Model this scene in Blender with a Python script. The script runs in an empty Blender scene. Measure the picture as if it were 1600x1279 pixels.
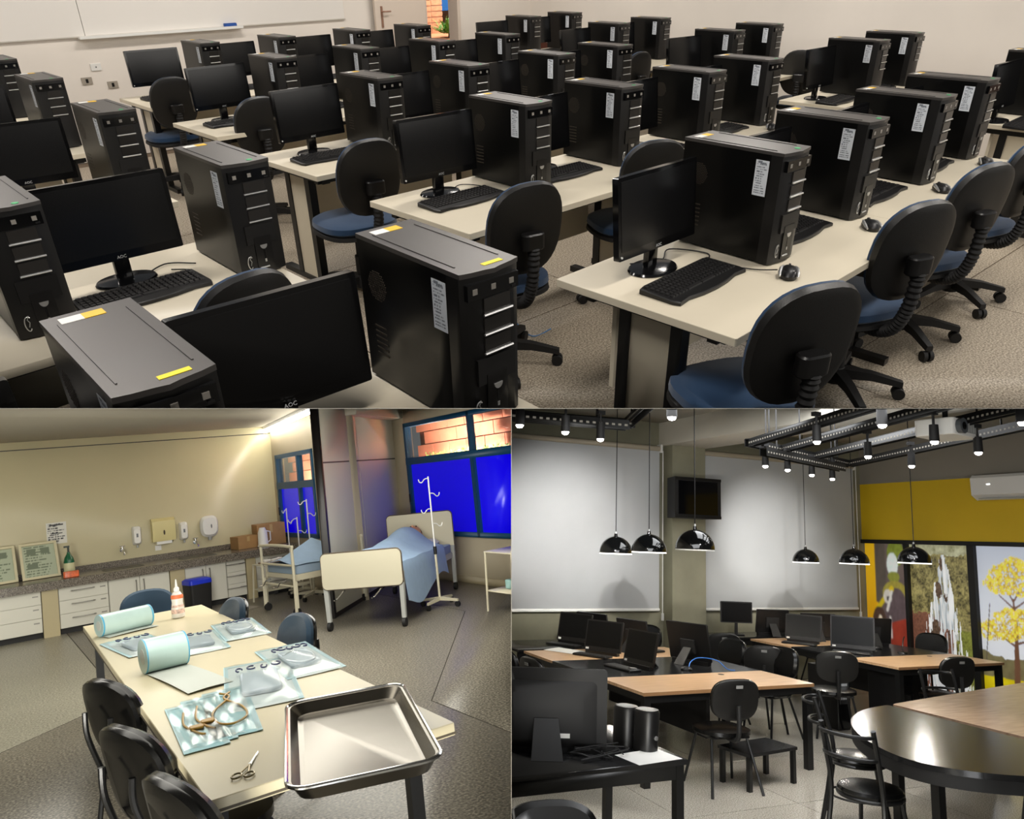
import bpy, bmesh, math, random
import numpy as np
from mathutils import Matrix, Vector
random.seed(7)
SC = bpy.context.scene
COL = SC.collection
PI = math.pi

# ------------------------------------------------------------------ camera, world, light, exposure
# three separate rooms share one camera; each room is a rigid, upright-in-itself place with its own floor
F_PX = 1200.0
def room_rot(p, y, r):
    """rotation from room axes (x right, y away, z up) to lens axes (x right, y down, z forward)"""
    cp, sp, cy, sy, cr, sr = math.cos(p), math.sin(p), math.cos(y), math.sin(y), math.cos(r), math.sin(r)
    Rz = Matrix(((cy, -sy, 0), (sy, cy, 0), (0, 0, 1)))
    B = Matrix(((1, 0, 0), (0, 0, -1), (0, 1, 0)))
    Pm = Matrix(((1, 0, 0), (0, cp, -sp), (0, sp, cp)))
    R = Matrix(((cr, -sr, 0), (sr, cr, 0), (0, 0, 1)))
    return R @ Pm @ B @ Rz
# pitch, yaw, roll of the lens and its position, in each room's own coordinates (metres)
POSE = {'A': (0.53346, 0.72825, -0.01725, 0.0, 0.0, 1.8175),
        'B': (-0.06109, 0.62389, -0.10472, -0.3797, -1.8878, 1.5722),
        'C': (-0.16581, 0.40880, 0.03491, -1.7571, -1.3739, 1.9715)}
RC = room_rot(*POSE['C'][:3]); CC = Vector(POSE['C'][3:])
cam = bpy.data.cameras.new('camera'); cam_ob = bpy.data.objects.new('camera', cam); COL.objects.link(cam_ob)
cam.sensor_fit = 'HORIZONTAL'; cam.sensor_width = 36.0; cam.lens = 36.0 * F_PX / 1600.0
cam.clip_start = 0.05; cam.clip_end = 200
cam_ob.matrix_world = Matrix.Translation(CC) @ (RC.transposed() @ Matrix(((1, 0, 0), (0, -1, 0), (0, 0, -1)))).to_4x4()
SC.camera = cam_ob
def room_matrix(k):
    R = room_rot(*POSE[k][:3]); C = Vector(POSE[k][3:])
    M = (RC.transposed() @ R).to_4x4()
    return Matrix.Translation(CC) @ M @ Matrix.Translation(-C)

w = bpy.data.worlds.new('world'); SC.world = w; w.use_nodes = True
w.node_tree.nodes['Background'].inputs[0].default_value = (0.80, 0.83, 0.88, 1)
w.node_tree.nodes['Background'].inputs[1].default_value = 0.16
SC.view_settings.view_transform = 'Standard'; SC.view_settings.look = 'None'
SC.view_settings.gamma = 1.0; SC.view_settings.exposure = 0.0
SC.cycles.caustics_reflective = False; SC.cycles.caustics_refractive = False; SC.cycles.max_bounces = 6; SC.cycles.diffuse_bounces = 3; SC.cycles.glossy_bounces = 3; SC.cycles.transmission_bounces = 4; SC.cycles.transparent_max_bounces = 8
try: SC.view_settings.use_curve_mapping = False
except Exception: pass

ROOMS = {}
for k, nm in (('A', 'computer_lab'), ('B', 'nursing_lab'), ('C', 'study_lounge')):
    e = bpy.data.objects.new(nm, None); COL.objects.link(e); e.matrix_world = room_matrix(k)
    e['kind'] = 'group'; e.empty_display_size = 0.2; ROOMS[k] = e
RM = [None]           # the room being built

def area(name, k, loc, rot, sx, sy, power, col=(1, 1, 1), spread=PI):
    l = bpy.data.lights.new(name, 'AREA'); l.shape = 'RECTANGLE'; l.size = sx; l.size_y = sy
    l.energy = power; l.color = col; l.spread = spread
    o = bpy.data.objects.new(name, l); COL.objects.link(o); o.parent = ROOMS[k]; o.location = loc; o.rotation_euler = rot
    return o
# computer lab: rows of ceiling tubes, and daylight from the window side behind the viewer's right
for i, x in enumerate((0.6, 3.6, 6.8)):
    for j, y in enumerate((1.0, 4.2, 7.4)):
        area('ceiling_tube_light', 'A', (x, y, 3.1), (0, 0, 0), 1.3, 0.3, 46, (1.0, 0.94, 0.87))
area('window_daylight', 'A', (5.0, -2.6, 2.0), (math.radians(78), 0, 0), 7.0, 1.6, 95, (1.0, 0.95, 0.88))
# planes of the added light-blocking dividers: under the computer lab, between the lower rooms
_R = cam_ob.matrix_world.to_3x3(); AX, AY, AZ = _R.col[0].copy(), _R.col[1].copy(), -_R.col[2]
N_UP = (AY + AZ * (-(640 - 638.4) / F_PX)).normalized()
N_RT = (AX + AZ * ((800 - 799.0) / F_PX)).normalized()
def fill_panel(depth, lateral, sx, sy, power, col):
    """added fill light, flush under the upper divider; not a fitting of the room"""
    l = bpy.data.lights.new('fill_panel_light', 'AREA'); l.shape = 'RECTANGLE'; l.size = sx; l.size_y = sy; l.energy = power; l.color = col
    o = bpy.data.objects.new('fill_panel_light', l); COL.objects.link(o)
    yl = N_UP.cross(AX).normalized(); m = Matrix((AX, yl, N_UP)).transposed().to_4x4()
    zi = (AZ - N_UP * AZ.dot(N_UP)).normalized(); o.matrix_world = Matrix.Translation(CC + zi * depth + AX * lateral - N_UP * 0.006) @ m
WARM = (1.0, 0.965, 0.87); COOL = (0.97, 0.985, 1.0)
# nursing lab: unseen fill added flush under the divider, behind the viewer and left of view
fill_panel(3.4, -1.5, 1.6, 1.8, 30, WARM); fill_panel(6.6, -1.2, 1.6, 2.2, 85, WARM); fill_panel(6.2, -3.2, 1.4, 2.0, 55, WARM); fill_panel(9.4, -4.2, 2.4, 1.4, 70, WARM)
area('fill_light', 'B', (-2.43, -2.87, 0.75), (math.radians(82), 0, math.radians(-36)), 1.9, 1.0, 420, WARM)
area('ceiling_tube_light', 'B', (-1.5, 7.2, 2.25), (math.radians(25), math.radians(35), 0), 1.0, 3.0, 70, WARM)  # unseen lamp, added and aimed to brighten the counter wall and partition
# study lounge: unseen fill added under the divider and behind the viewer (the spots and pendants carry their own)
fill_panel(4.6, 1.4, 2.0, 1.6, 50, COOL); fill_panel(7.6, 3.2, 2.6, 1.8, 85, COOL)
area('fill_light', 'C', (-1.45, -3.69, 0.8), (math.radians(84), 0, math.radians(-24)), 1.9, 0.9, 110, COOL)

# ------------------------------------------------------------------ materials
def srgb(h):
    h = h.lstrip('#'); v = [int(h[i:i+2], 16) / 255 for i in (0, 2, 4)]
    return tuple(c / 12.92 if c <= 0.04045 else ((c + 0.055) / 1.055) ** 2.4 for c in v)
MATS = {}
def mat(name, col, rough=0.5, metal=0.0, spec=0.5, coat=0.0, noise=0.0, nscale=8.0, bump=0.0, bscale=60.0, emit=None, estr=0.0, alpha=1.0, trans=0.0, sheen=0.0):
    if name in MATS: return MATS[name]
    m = bpy.data.materials.new(name); m.use_nodes = True; MATS[name] = m
    nt = m.node_tree; b = nt.nodes['Principled BSDF']
    c = srgb(col) if isinstance(col, str) else col
    b.inputs['Base Color'].default_value = (*c, 1); b.inputs['Roughness'].default_value = rough
    b.inputs['Metallic'].default_value = metal; b.inputs['Specular IOR Level'].default_value = spec
    b.inputs['Coat Weight'].default_value = coat; b.inputs['Alpha'].default_value = alpha
    b.inputs['Transmission Weight'].default_value = trans; b.inputs['Sheen Weight'].default_value = sheen
    if emit: b.inputs['Emission Color'].default_value = (*srgb(emit), 1); b.inputs['Emission Strength'].default_value = estr
    if noise or bump:
        tc = nt.nodes.new('ShaderNodeTexCoord')
    if noise:
        n = nt.nodes.new('ShaderNodeTexNoise'); n.inputs['Scale'].default_value = nscale; n.inputs['Detail'].default_value = 6
        nt.links.new(tc.outputs['Object'], n.inputs['Vector'])
        r = nt.nodes.new('ShaderNodeMapRange'); r.inputs[1].default_value = 0.3; r.inputs[2].default_value = 0.7
        r.inputs[3].default_value = 1 - noise; r.inputs[4].default_value = 1 + noise
        nt.links.new(n.outputs[0], r.inputs[0])
        mx = nt.nodes.new('ShaderNodeMix'); mx.data_type = 'RGBA'; mx.blend_type = 'MULTIPLY'; mx.inputs[0].default_value = 1
        mx.inputs[6].default_value = (*c, 1); nt.links.new(r.outputs[0], mx.inputs[7]); nt.links.new(mx.outputs[2], b.inputs['Base Color'])
    if bump:
        n2 = nt.nodes.new('ShaderNodeTexNoise'); n2.inputs['Scale'].default_value = bscale; n2.inputs['Detail'].default_value = 4
        nt.links.new(tc.outputs['Object'], n2.inputs['Vector'])
        bp = nt.nodes.new('ShaderNodeBump'); bp.inputs['Strength'].default_value = bump; bp.inputs['Distance'].default_value = 0.01
        nt.links.new(n2.outputs[0], bp.inputs['Height']); nt.links.new(bp.outputs[0], b.inputs['Normal'])
    return m
def mat_speckle(name, base, dark, light, scale=160, rough=0.35, amt=0.5):
    m = bpy.data.materials.new(name); m.use_nodes = True; nt = m.node_tree; b = nt.nodes['Principled BSDF']
    tc = nt.nodes.new('ShaderNodeTexCoord'); n = nt.nodes.new('ShaderNodeTexNoise'); n.inputs['Scale'].default_value = scale; n.inputs['Detail'].default_value = 2
    nt.links.new(tc.outputs['Object'], n.inputs['Vector'])
    r = nt.nodes.new('ShaderNodeValToRGB'); e = r.color_ramp.elements
    e[0].position = 0.5 - 0.22 * amt; e[0].color = (*srgb(dark), 1); e[1].position = 0.5 + 0.22 * amt; e[1].color = (*srgb(light), 1)
    x = e.new(0.5); x.color = (*srgb(base), 1)
    nt.links.new(n.outputs[0], r.inputs[0])
    n2 = nt.nodes.new('ShaderNodeTexNoise'); n2.inputs['Scale'].default_value = 1.7; n2.inputs['Detail'].default_value = 3
    nt.links.new(tc.outputs['Object'], n2.inputs['Vector'])
    mr = nt.nodes.new('ShaderNodeMapRange'); mr.inputs[3].default_value = 0.86; mr.inputs[4].default_value = 1.12; nt.links.new(n2.outputs[0], mr.inputs[0])
    mx = nt.nodes.new('ShaderNodeMix'); mx.data_type = 'RGBA'; mx.blend_type = 'MULTIPLY'; mx.inputs[0].default_value = 1
    nt.links.new(r.outputs[0], mx.inputs[6]); nt.links.new(mr.outputs[0], mx.inputs[7]); nt.links.new(mx.outputs[2], b.inputs['Base Color'])
    b.inputs['Roughness'].default_value = rough; MATS[name] = m; return m
def mat_wood(name, a, bcol, rough=0.4, rot=0.0):
    m = bpy.data.materials.new(name); m.use_nodes = True; nt = m.node_tree; b = nt.nodes['Principled BSDF']
    tc = nt.nodes.new('ShaderNodeTexCoord'); mp = nt.nodes.new('ShaderNodeMapping'); mp.inputs['Scale'].default_value = (1.2, 16, 4); mp.inputs['Rotation'].default_value = (0, 0, rot)
    n = nt.nodes.new('ShaderNodeTexNoise'); n.inputs['Scale'].default_value = 3; n.inputs['Detail'].default_value = 8
    nt.links.new(tc.outputs['Object'], mp.inputs[0]); nt.links.new(mp.outputs[0], n.inputs['Vector'])
    r = nt.nodes.new('ShaderNodeValToRGB'); r.color_ramp.elements[0].position = 0.35; r.color_ramp.elements[0].color = (*srgb(a), 1)
    r.color_ramp.elements[1].position = 0.65; r.color_ramp.elements[1].color = (*srgb(bcol), 1)
    nt.links.new(n.outputs[0], r.inputs[0]); nt.links.new(r.outputs[0], b.inputs['Base Color']); b.inputs['Roughness'].default_value = rough
    MATS[name] = m; return m
def mat_vcol(name, rough=0.5, estr=0.0):
    m = bpy.data.materials.new(name); m.use_nodes = True; nt = m.node_tree; b = nt.nodes['Principled BSDF']
    a = nt.nodes.new('ShaderNodeVertexColor'); a.layer_name = 'Col'; nt.links.new(a.outputs[0], b.inputs['Base Color'])
    b.inputs['Roughness'].default_value = rough
    if estr: nt.links.new(a.outputs[0], b.inputs['Emission Color']); b.inputs['Emission Strength'].default_value = estr
    MATS[name] = m; return m
def mat_glass(name, col, rough=0.03, refl=0.6):
    """thin clear sheet: see-through with a sheen that grows towards grazing angles"""
    m = bpy.data.materials.new(name); m.use_nodes = True; nt = m.node_tree; out = nt.nodes['Material Output']
    nt.nodes.remove(nt.nodes['Principled BSDF'])
    t = nt.nodes.new('ShaderNodeBsdfTransparent'); t.inputs[0].default_value = (*srgb(col), 1)
    g = nt.nodes.new('ShaderNodeBsdfGlossy'); g.inputs['Roughness'].default_value = rough
    lw = nt.nodes.new('ShaderNodeLayerWeight'); lw.inputs[0].default_value = 0.5
    p = nt.nodes.new('ShaderNodeMath'); p.operation = 'POWER'; p.inputs[1].default_value = 3.0; nt.links.new(lw.outputs['Facing'], p.inputs[0])
    q = nt.nodes.new('ShaderNodeMath'); q.operation = 'MULTIPLY_ADD'; q.inputs[1].default_value = refl; q.inputs[2].default_value = 0.04; nt.links.new(p.outputs[0], q.inputs[0])
    mx = nt.nodes.new('ShaderNodeMixShader'); nt.links.new(q.outputs[0], mx.inputs[0]); nt.links.new(t.outputs[0], mx.inputs[1]); nt.links.new(g.outputs[0], mx.inputs[2])
    nt.links.new(mx.outputs[0], out.inputs[0]); MATS[name] = m; return m
BLK = mat('black_plastic', '#0e0d0d', 0.4, bump=0.05, bscale=400)
BLKM = mat('black_matte', '#121111', 0.65)
BLKG = mat('black_gloss', '#0b0b0c', 0.12)
STEEL_K = mat('black_steel', '#131313', 0.35)
WHITE = mat('white_plastic', '#e9e8e3', 0.35)
SILVER = mat('silver', '#c9c9c8', 0.3, metal=0.8)
CHROME = mat('chrome', '#d8d8d8', 0.12, metal=1.0)

# ------------------------------------------------------------------ mesh builder
class MB:
    def __init__(s): s.v = []; s.f = []; s.M = None
    def _add(s, vs, fs):
        o = len(s.v)
        s.v += [tuple(s.M @ Vector(p)) if s.M else tuple(p) for p in vs]; s.f += [tuple(i + o for i in f) for f in fs]; return s
    def box(s, x0, x1, y0, y1, z0, z1):
        return s._add([(x0, y0, z0), (x1, y0, z0), (x1, y1, z0), (x0, y1, z0), (x0, y0, z1), (x1, y0, z1), (x1, y1, z1), (x0, y1, z1)],
                      [(0, 3, 2, 1), (4, 5, 6, 7), (0, 1, 5, 4), (1, 2, 6, 5), (2, 3, 7, 6), (3, 0, 4, 7)])
    def rbox(s, x0, x1, y0, y1, z0, z1, r=0.01, n=3):
        """box with rounded vertical edges and a chamfered top and bottom rim"""
        pts = rrect(x0, x1, y0, y1, r, n); c = min(r * 0.4, (z1 - z0) * 0.25, 0.006)
        cx, cy = (x0 + x1) / 2, (y0 + y1) / 2
        ins = rrect(x0 + c, x1 - c, y0 + c, y1 - c, max(r - c, 0.0005), n)
        return s.loft([[(x, y, z0) for x, y in ins], [(x, y, z0 + c) for x, y in pts], [(x, y, z1 - c) for x, y in pts], [(x, y, z1) for x, y in ins]])
    def loft(s, rings, cap=True, close=True):
        n = len(rings[0]); vs = [p for r in rings for p in r]; fs = []
        for i in range(len(rings) - 1):
            for j in range(n if close else n - 1):
                k = (j + 1) % n; fs.append((i * n + j, i * n + k, (i + 1) * n + k, (i + 1) * n + j))
        if cap: fs.append(tuple(range(n - 1, -1, -1))); fs.append(tuple((len(rings) - 1) * n + j for j in range(n)))
        return s._add(vs, fs)
    def prism(s, poly, a0, a1, axis='z'):
        """extrude a 2-D outline along an axis; the outline's plane is (x,y), (x,z) or (y,z)"""
        g = {'z': lambda p, a: (p[0], p[1], a), 'y': lambda p, a: (p[0], a, p[1]), 'x': lambda p, a: (a, p[0], p[1])}[axis]
        return s.loft([[g(p, a0) for p in poly], [g(p, a1) for p in poly]])
    def cyl(s, p0, p1, r0, r1=None, n=12, cap=True):
        r1 = r0 if r1 is None else r1; p0 = Vector(p0); p1 = Vector(p1); d = (p1 - p0).normalized()
        a = d.orthogonal().normalized(); b = d.cross(a)
        ring = lambda p, r: [tuple(p + (a * math.cos(t) + b * math.sin(t)) * r) for t in [2 * PI * i / n for i in range(n)]]
        return s.loft([ring(p0, r0), ring(p1, r1)], cap)
    def tube(s, pts, r, n=8, cap=True, closed=False):
        P = [Vector(p) for p in pts]; rings = []; m = len(P); prev = None
        for i in range(m):
            if closed: t = P[(i + 1) % m] - P[i - 1]
            else: t = (P[min(i + 1, m - 1)] - P[max(i - 1, 0)])
            t.normalize()
            if prev is None: a = t.orthogonal().normalized()
            else:
                a = prev - t * prev.dot(t); a.normalize()
            prev = a; b = t.cross(a); rr = r[i] if isinstance(r, (list, tuple)) else r
            rings.append([tuple(P[i] + (a * math.cos(q) + b * math.sin(q)) * rr) for q in [2 * PI * k / n for k in range(n)]])
        if closed: rings.append(rings[0]); return s.loft(rings, False)
        return s.loft(rings, cap)
    def lathe(s, prof, n=24, c=(0, 0, 0), cap=True, sx=1.0, sy=1.0):
        rings = [[(c[0] + r * sx * math.cos(t), c[1] + r * sy * math.sin(t), c[2] + z) for t in [2 * PI * i / n for i in range(n)]] for r, z in prof]
        return s.loft(rings, cap)
    def grid(s, fn, nu, nv):
        vs = [fn(i / nu, j / nv) for j in range(nv + 1) for i in range(nu + 1)]; W = nu + 1
        return s._add(vs, [(j * W + i, j * W + i + 1, (j + 1) * W + i + 1, (j + 1) * W + i) for j in range(nv) for i in range(nu)])
    def sheet(s, fn, nu, nv, t):
        """a surface fn(u,v) given thickness t downwards (local z)"""
        W = nu + 1; N = W * (nv + 1)
        top = [fn(i / nu, j / nv) for j in range(nv + 1) for i in range(nu + 1)]
        vs = top + [(p[0], p[1], p[2] - t) for p in top]
        fs = [(j * W + i, j * W + i + 1, (j + 1) * W + i + 1, (j + 1) * W + i) for j in range(nv) for i in range(nu)]
        fs += [tuple(N + q for q in reversed(f)) for f in fs]
        b = [i for i in range(W)] + [j * W + nu for j in range(1, nv + 1)] + [nv * W + i for i in range(nu - 1, -1, -1)] + [j * W for j in range(nv - 1, 0, -1)]
        fs += [(b[k], N + b[k], N + b[(k + 1) % len(b)], b[(k + 1) % len(b)]) for k in range(len(b))]
        return s._add(vs, fs)
    def mesh(s, name='mesh', smooth=True):
        me = bpy.data.meshes.new(name); me.from_pydata(s.v, [], s.f)
        bm = bmesh.new(); bm.from_mesh(me); bmesh.ops.recalc_face_normals(bm, faces=bm.faces); bm.to_mesh(me); bm.free()
        if smooth:
            me.polygons.foreach_set('use_smooth', [True] * len(me.polygons)); me.set_sharp_from_angle(angle=math.radians(35))
        me.update(); return me
def rrect(x0, x1, y0, y1, r, n=4):
    r = min(r, (x1 - x0) / 2 * 0.999, (y1 - y0) / 2 * 0.999); out = []
    for cx, cy, a in ((x1 - r, y1 - r, 0), (x0 + r, y1 - r, PI / 2), (x0 + r, y0 + r, PI), (x1 - r, y0 + r, 1.5 * PI)):
        for i in range(n + 1): t = a + PI / 2 * i / n; out.append((cx + r * math.cos(t), cy + r * math.sin(t)))
    return out
def ell(cx, cy, a, b, n=24, e=2.0):
    out = []
    for i in range(n):
        t = 2 * PI * i / n; c, q = math.cos(t), math.sin(t)
        out.append((cx + a * math.copysign(abs(c) ** (2 / e), c), cy + b * math.copysign(abs(q) ** (2 / e), q)))
    return out
def arc(c, r, a0, a1, n=10, plane='xy', h=0.0):
    o = []
    for i in range(n + 1):
        t = a0 + (a1 - a0) * i / n; p, q = c[0] + r * math.cos(t), c[1] + r * math.sin(t)
        o.append({'xy': (p, q, h), 'xz': (p, h, q), 'yz': (h, p, q)}[plane])
    return o
def smooth_path(pts, n=6):
    """Catmull-Rom through the points"""
    P = [Vector(p) for p in pts]; o = []
    for i in range(len(P) - 1):
        a, b, c, d = P[max(i - 1, 0)], P[i], P[i + 1], P[min(i + 2, len(P) - 1)]
        for k in range(n):
            t = k / n; o.append(tuple(0.5 * ((2 * b) + (c - a) * t + (2 * a - 5 * b + 4 * c - d) * t * t + (3 * b - a - 3 * c + d) * t ** 3)))
    o.append(tuple(P[-1])); return o
# ------------------------------------------------------------------ objects
def thing(name, label, cat, loc=(0, 0, 0), rz=0.0, group=None, kind=None):
    o = bpy.data.objects.new(name, None); COL.objects.link(o); o.parent = RM[0]; o.empty_display_size = 0.05
    o.location = loc; o.rotation_euler = (0, 0, rz)
    if label: o['label'] = label
    if cat: o['category'] = cat
    if group: o['group'] = group
    if kind: o['kind'] = kind
    return o
def part(parent, name, me, m, loc=(0, 0, 0), rot=(0, 0, 0), label=None, kind=None):
    if isinstance(me, MB): me = me.mesh(name)
    if m is not None:
        if not me.materials: me.materials.append(m)
        elif me.materials[0] != m: me = me.copy(); me.materials.clear(); me.materials.append(m)
    o = bpy.data.objects.new(name, me); COL.objects.link(o); o.parent = parent; o.location = loc; o.rotation_euler = rot
    if label: o['label'] = label
    if kind: o['kind'] = kind
    return o
def solo(name, me, m, label, cat, loc=(0, 0, 0), rot=(0, 0, 0), group=None, kind=None):
    o = part(RM[0], name, me, m, loc, rot, label, kind)
    if cat: o['category'] = cat
    if group: o['group'] = group
    return o
def struct(name, me, m, label=None, loc=(0, 0, 0)):
    o = part(RM[0], name, me, m, loc); o['kind'] = 'structure'
    if label: o['label'] = label
    return o
def kids(o): return [c for c in bpy.data.objects if c.parent == o]
def dup(o, loc, rz, label, group=None, parent=None):
    m = {}
    for ch in o.children: m.setdefault(o, []).append(ch)
    r = o.copy(); COL.objects.link(r); r.location = loc; r.rotation_euler = (0, 0, rz); r['label'] = label
    if group: r['group'] = group
    for ch in o.children:
        c = ch.copy(); COL.objects.link(c); c.parent = r
        for g in ch.children:
            d = g.copy(); COL.objects.link(d); d.parent = c
    return r
TXT = {}
def text_mesh(s, size, extr=0.0004, align='CENTER'):
    k = (s, size, extr, align)
    if k in TXT: return TXT[k]
    c = bpy.data.curves.new('lettering', 'FONT'); c.body = s; c.size = size; c.extrude = extr; c.align_x = align; c.resolution_u = 2
    o = bpy.data.objects.new('lettering', c); COL.objects.link(o); dg = bpy.context.evaluated_depsgraph_get()
    me = bpy.data.meshes.new_from_object(o.evaluated_get(dg)); bpy.data.objects.remove(o); bpy.data.curves.remove(c)
    me.materials.clear(); TXT[k] = me; return me
def paint(fn, wd, ht, nu, nv, th=0.002, soft=0):
    """a thin printed sheet in the xz plane facing -y; fn(U,V) gives linear rgb arrays, U to the right, V up"""
    mb = MB(); mb.grid(lambda u, v: (wd * u, 0, ht * v), nu, nv); n0 = len(mb.v)
    mb.box(0, wd, 0.0003, th, 0, ht)
    me = mb.mesh('print', False)
    U, V = np.meshgrid(np.linspace(0, 1, nu + 1), np.linspace(0, 1, nv + 1))
    c = np.ones((len(me.vertices), 4), dtype=np.float32); c[:, :3] = 0.8
    img = fn(U, V)
    for _ in range(soft):
        p = np.pad(img, ((1, 1), (1, 1), (0, 0)), 'edge'); img = (p[:-2, 1:-1] + p[2:, 1:-1] + p[1:-1, :-2] + p[1:-1, 2:] + 2 * p[1:-1, 1:-1]) / 6
    c[:n0, :3] = img.reshape(-1, 3)
    a = me.color_attributes.new('Col', 'FLOAT_COLOR', 'POINT'); a.data.foreach_set('color', c.ravel()); return me
def lines_print(bg, ink, rows, margin=0.08, seed=1, heads=()):
    """a page of small unreadable print: dark dashes in rows"""
    rng = np.random.RandomState(seed)
    def fn(U, V):
        out = np.empty(U.shape + (3,)); out[:] = srgb(bg); k = np.floor((1 - V) * rows * 2).astype(int)
        on = (k % 2 == 1) & (U > margin) & (U < 1 - margin) & (V > margin * .6) & (V < 1 - margin * .6)
        r = rng.rand(rows * 2 + 2, 64); on &= r[np.clip(k, 0, rows * 2 + 1), (U * 40).astype(int)] > 0.3
        ends = 0.55 + 0.45 * rng.rand(rows * 2 + 2); on &= U < margin + (1 - 2 * margin) * ends[np.clip(k, 0, rows * 2 + 1)]
        for (u0, u1, v0, v1) in heads: on |= (U > u0) & (U < u1) & (V > v0) & (V < v1)
        out[on] = srgb(ink); return out
    return fn
PRINT = mat_vcol('printed_paper', 0.55)
# ================================================================== ROOM A: the computer lab
RM[0] = ROOMS['A']
TERR_A = mat_speckle('terrazzo_tan', '#a39785', '#776c5d', '#c9bda9', 105, 0.5, 0.7)
JOINT = mat('floor_joint', '#6b5a48', 0.7)
WALL_A = mat('wall_paint_warm', '#ebe3d9', 0.75, noise=0.03, nscale=1.5)
LAM = mat('cream_laminate', '#d9cfb9', 0.38, noise=0.02, nscale=5)
TOPG = mat('tower_top_grey', '#4c4947', 0.36, metal=0.45)
BAYD = mat('bay_cover', '#2a2826', 0.18)
BLUEF = mat('blue_fabric', '#0d3558', 0.8, sheen=0.3, bump=0.25, bscale=500)
SCRN = mat('screen_black', '#0c0c0d', 0.22)
YEL = mat('yellow_sticker', '#e9d21c', 0.5); GRN = mat('green_sticker', '#35b06a', 0.5)
PAPER = mat('paper_white', '#e6e4df', 0.6)
MESHT = mat('vent_mesh', '#3d362e', 0.5, metal=0.3)
# floor in large cast slabs with thin joints between
fl = struct('floor', MB().box(-3.0, 9.5, -1.5, 9.4, -0.06, -0.006), JOINT, 'tan speckled terrazzo floor of the computer lab')
slab = MB().box(0.004, 1.496, 0.004, 1.496, -0.006, 0).mesh('floor_slab')
for i in range(8):
    for j in range(7):
        part(fl, 'floor_slab', slab, TERR_A, (-2.6 + 1.5 * i, -0.53 + 1.5 * j - 1.0 + 0.02, 0))
WY = 9.2
wb = struct('wall_back', MB().box(-3, 6.74, WY, WY + 0.15, 0, 2.8).box(7.36, 8.85, WY, WY + 0.15, 0, 2.8).box(6.74, 7.36, WY, WY + 0.15, 2.1, 2.8), WALL_A, 'cream wall behind the whiteboard')
struct('wall_right', MB().box(8.7, 8.85, -2, WY + 0.15, 0, 2.8), WALL_A, 'long cream wall beside the far tables')
RAIL = mat('brown_wood_rail', '#5a2f22', 0.45)
struct('trim_1', MB().box(8.66, 8.7, -2, WY, 0.62, 0.72), RAIL, 'brown wooden chair rail along the cream wall')
struct('trim_2', MB().box(7.46, 8.66, WY - 0.035, WY, 0.62, 0.72), RAIL, 'brown wooden chair rail beside the open door')
# door
CREAM = mat('door_cream', '#d9cabb', 0.5)
d = struct('door_1', MB().rbox(5.95, 6.72, WY - 0.1, WY - 0.06, 0.01, 2.08, 0.004), CREAM, 'cream door leaf folded back against the wall')
part(d, 'door_handle', MB().box(6.03, 6.055, WY - 0.112, WY - 0.1, 1.06, 1.3).cyl((6.043, WY - 0.1, 1.24), (6.043, WY - 0.15, 1.24), 0.008).cyl((6.043, WY - 0.15, 1.24), (6.15, WY - 0.15, 1.24), 0.009), mat('brass_handle', '#b08a76', 0.35, metal=0.6))
for hz in (0.4, 1.1, 1.8): part(d, 'hinge', MB().cyl((6.725, WY - 0.075, hz - 0.05), (6.725, WY - 0.075, hz + 0.05), 0.012), CREAM)
part(d, 'door_frame', MB().box(6.74, 6.80, WY - 0.03, WY + 0.17, 0, 2.1).box(7.31, 7.36, WY - 0.03, WY + 0.17, 0, 2.1), CREAM)
# outside the door: brick pier, blue wall, soil and a shrub
struct('ground_outside', MB().box(6.9, 13.5, WY + 0.6, WY + 6.5, 0, 0.70), mat('orange_soil', '#b77c55', 0.9, noise=0.25, nscale=6), 'raised bed of orange soil outside the open door')
BRK = mat('orange_brick', '#c98b68', 0.8, noise=0.2, nscale=14)
bw = thing('brick_pier', 'orange brick pier outside the open door', 'brick pier', (8.46, WY + 2.4, 0.70))
part(bw, 'mortar', MB().box(0.01, 0.45, 0.01, 0.24, 0, 1.7), mat('mortar', '#b49a84', 0.9))
bk = MB().box(0, 0.225, 0, 0.25, 0, 0.07).mesh('brick')
for r in range(20):
    for c in range(2): part(bw, 'brick', bk, BRK, (0.235 * c, 0, 0.085 * r))
solo('blue_wall_panel', MB().box(0, 1.6, 0, 0.12, 0.28, 1.8), mat('blue_paint', '#1d62a8', 0.6), 'bright blue painted wall seen through the open door', 'wall panel', (8.95, WY + 3.2, 0.70))
sh = thing('shrub', 'green leafy shrub growing outside the open door', 'shrub', (8.42, WY + 1.6, 0.70)); sh.scale = (.5, .5, .5)
mb = MB(); rnd = random.Random(3)
for i in range(170):
    a = rnd.uniform(0, 2 * PI); e = rnd.uniform(0.2, 1.35); L = rnd.uniform(0.25, 0.75); wd = rnd.uniform(0.02, 0.035)
    dx, dy, dz = math.cos(a) * math.cos(e), math.sin(a) * math.cos(e), math.sin(e)
    s0 = Vector((rnd.uniform(-.25, .25), rnd.uniform(-.2, .2), 0.12)); m1 = s0 + Vector((dx, dy, dz)) * L * .6; t = s0 + Vector((dx, dy, dz * .75)) * L
    sd = Vector((-math.sin(a), math.cos(a), 0)) * wd
    o = len(mb.v); mb.v += [tuple(s0), tuple(m1 + sd), tuple(t), tuple(m1 - sd), tuple(m1 + Vector((0, 0, -.012)))]
    mb.f += [(o, o + 1, o + 4), (o + 1, o + 2, o + 4), (o + 2, o + 3, o + 4), (o + 3, o, o + 4), (o, o + 1, o + 2, o + 3)]
part(sh, 'leaves', mb, mat('leaf_green', '#5f9440', 0.6, noise=0.3, nscale=9), kind='stuff')
part(sh, 'stem', MB().cyl((0, 0, 0), (0, 0, 0.4), 0.03, 0.02), mat('bark', '#5a4632', 0.9))
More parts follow.
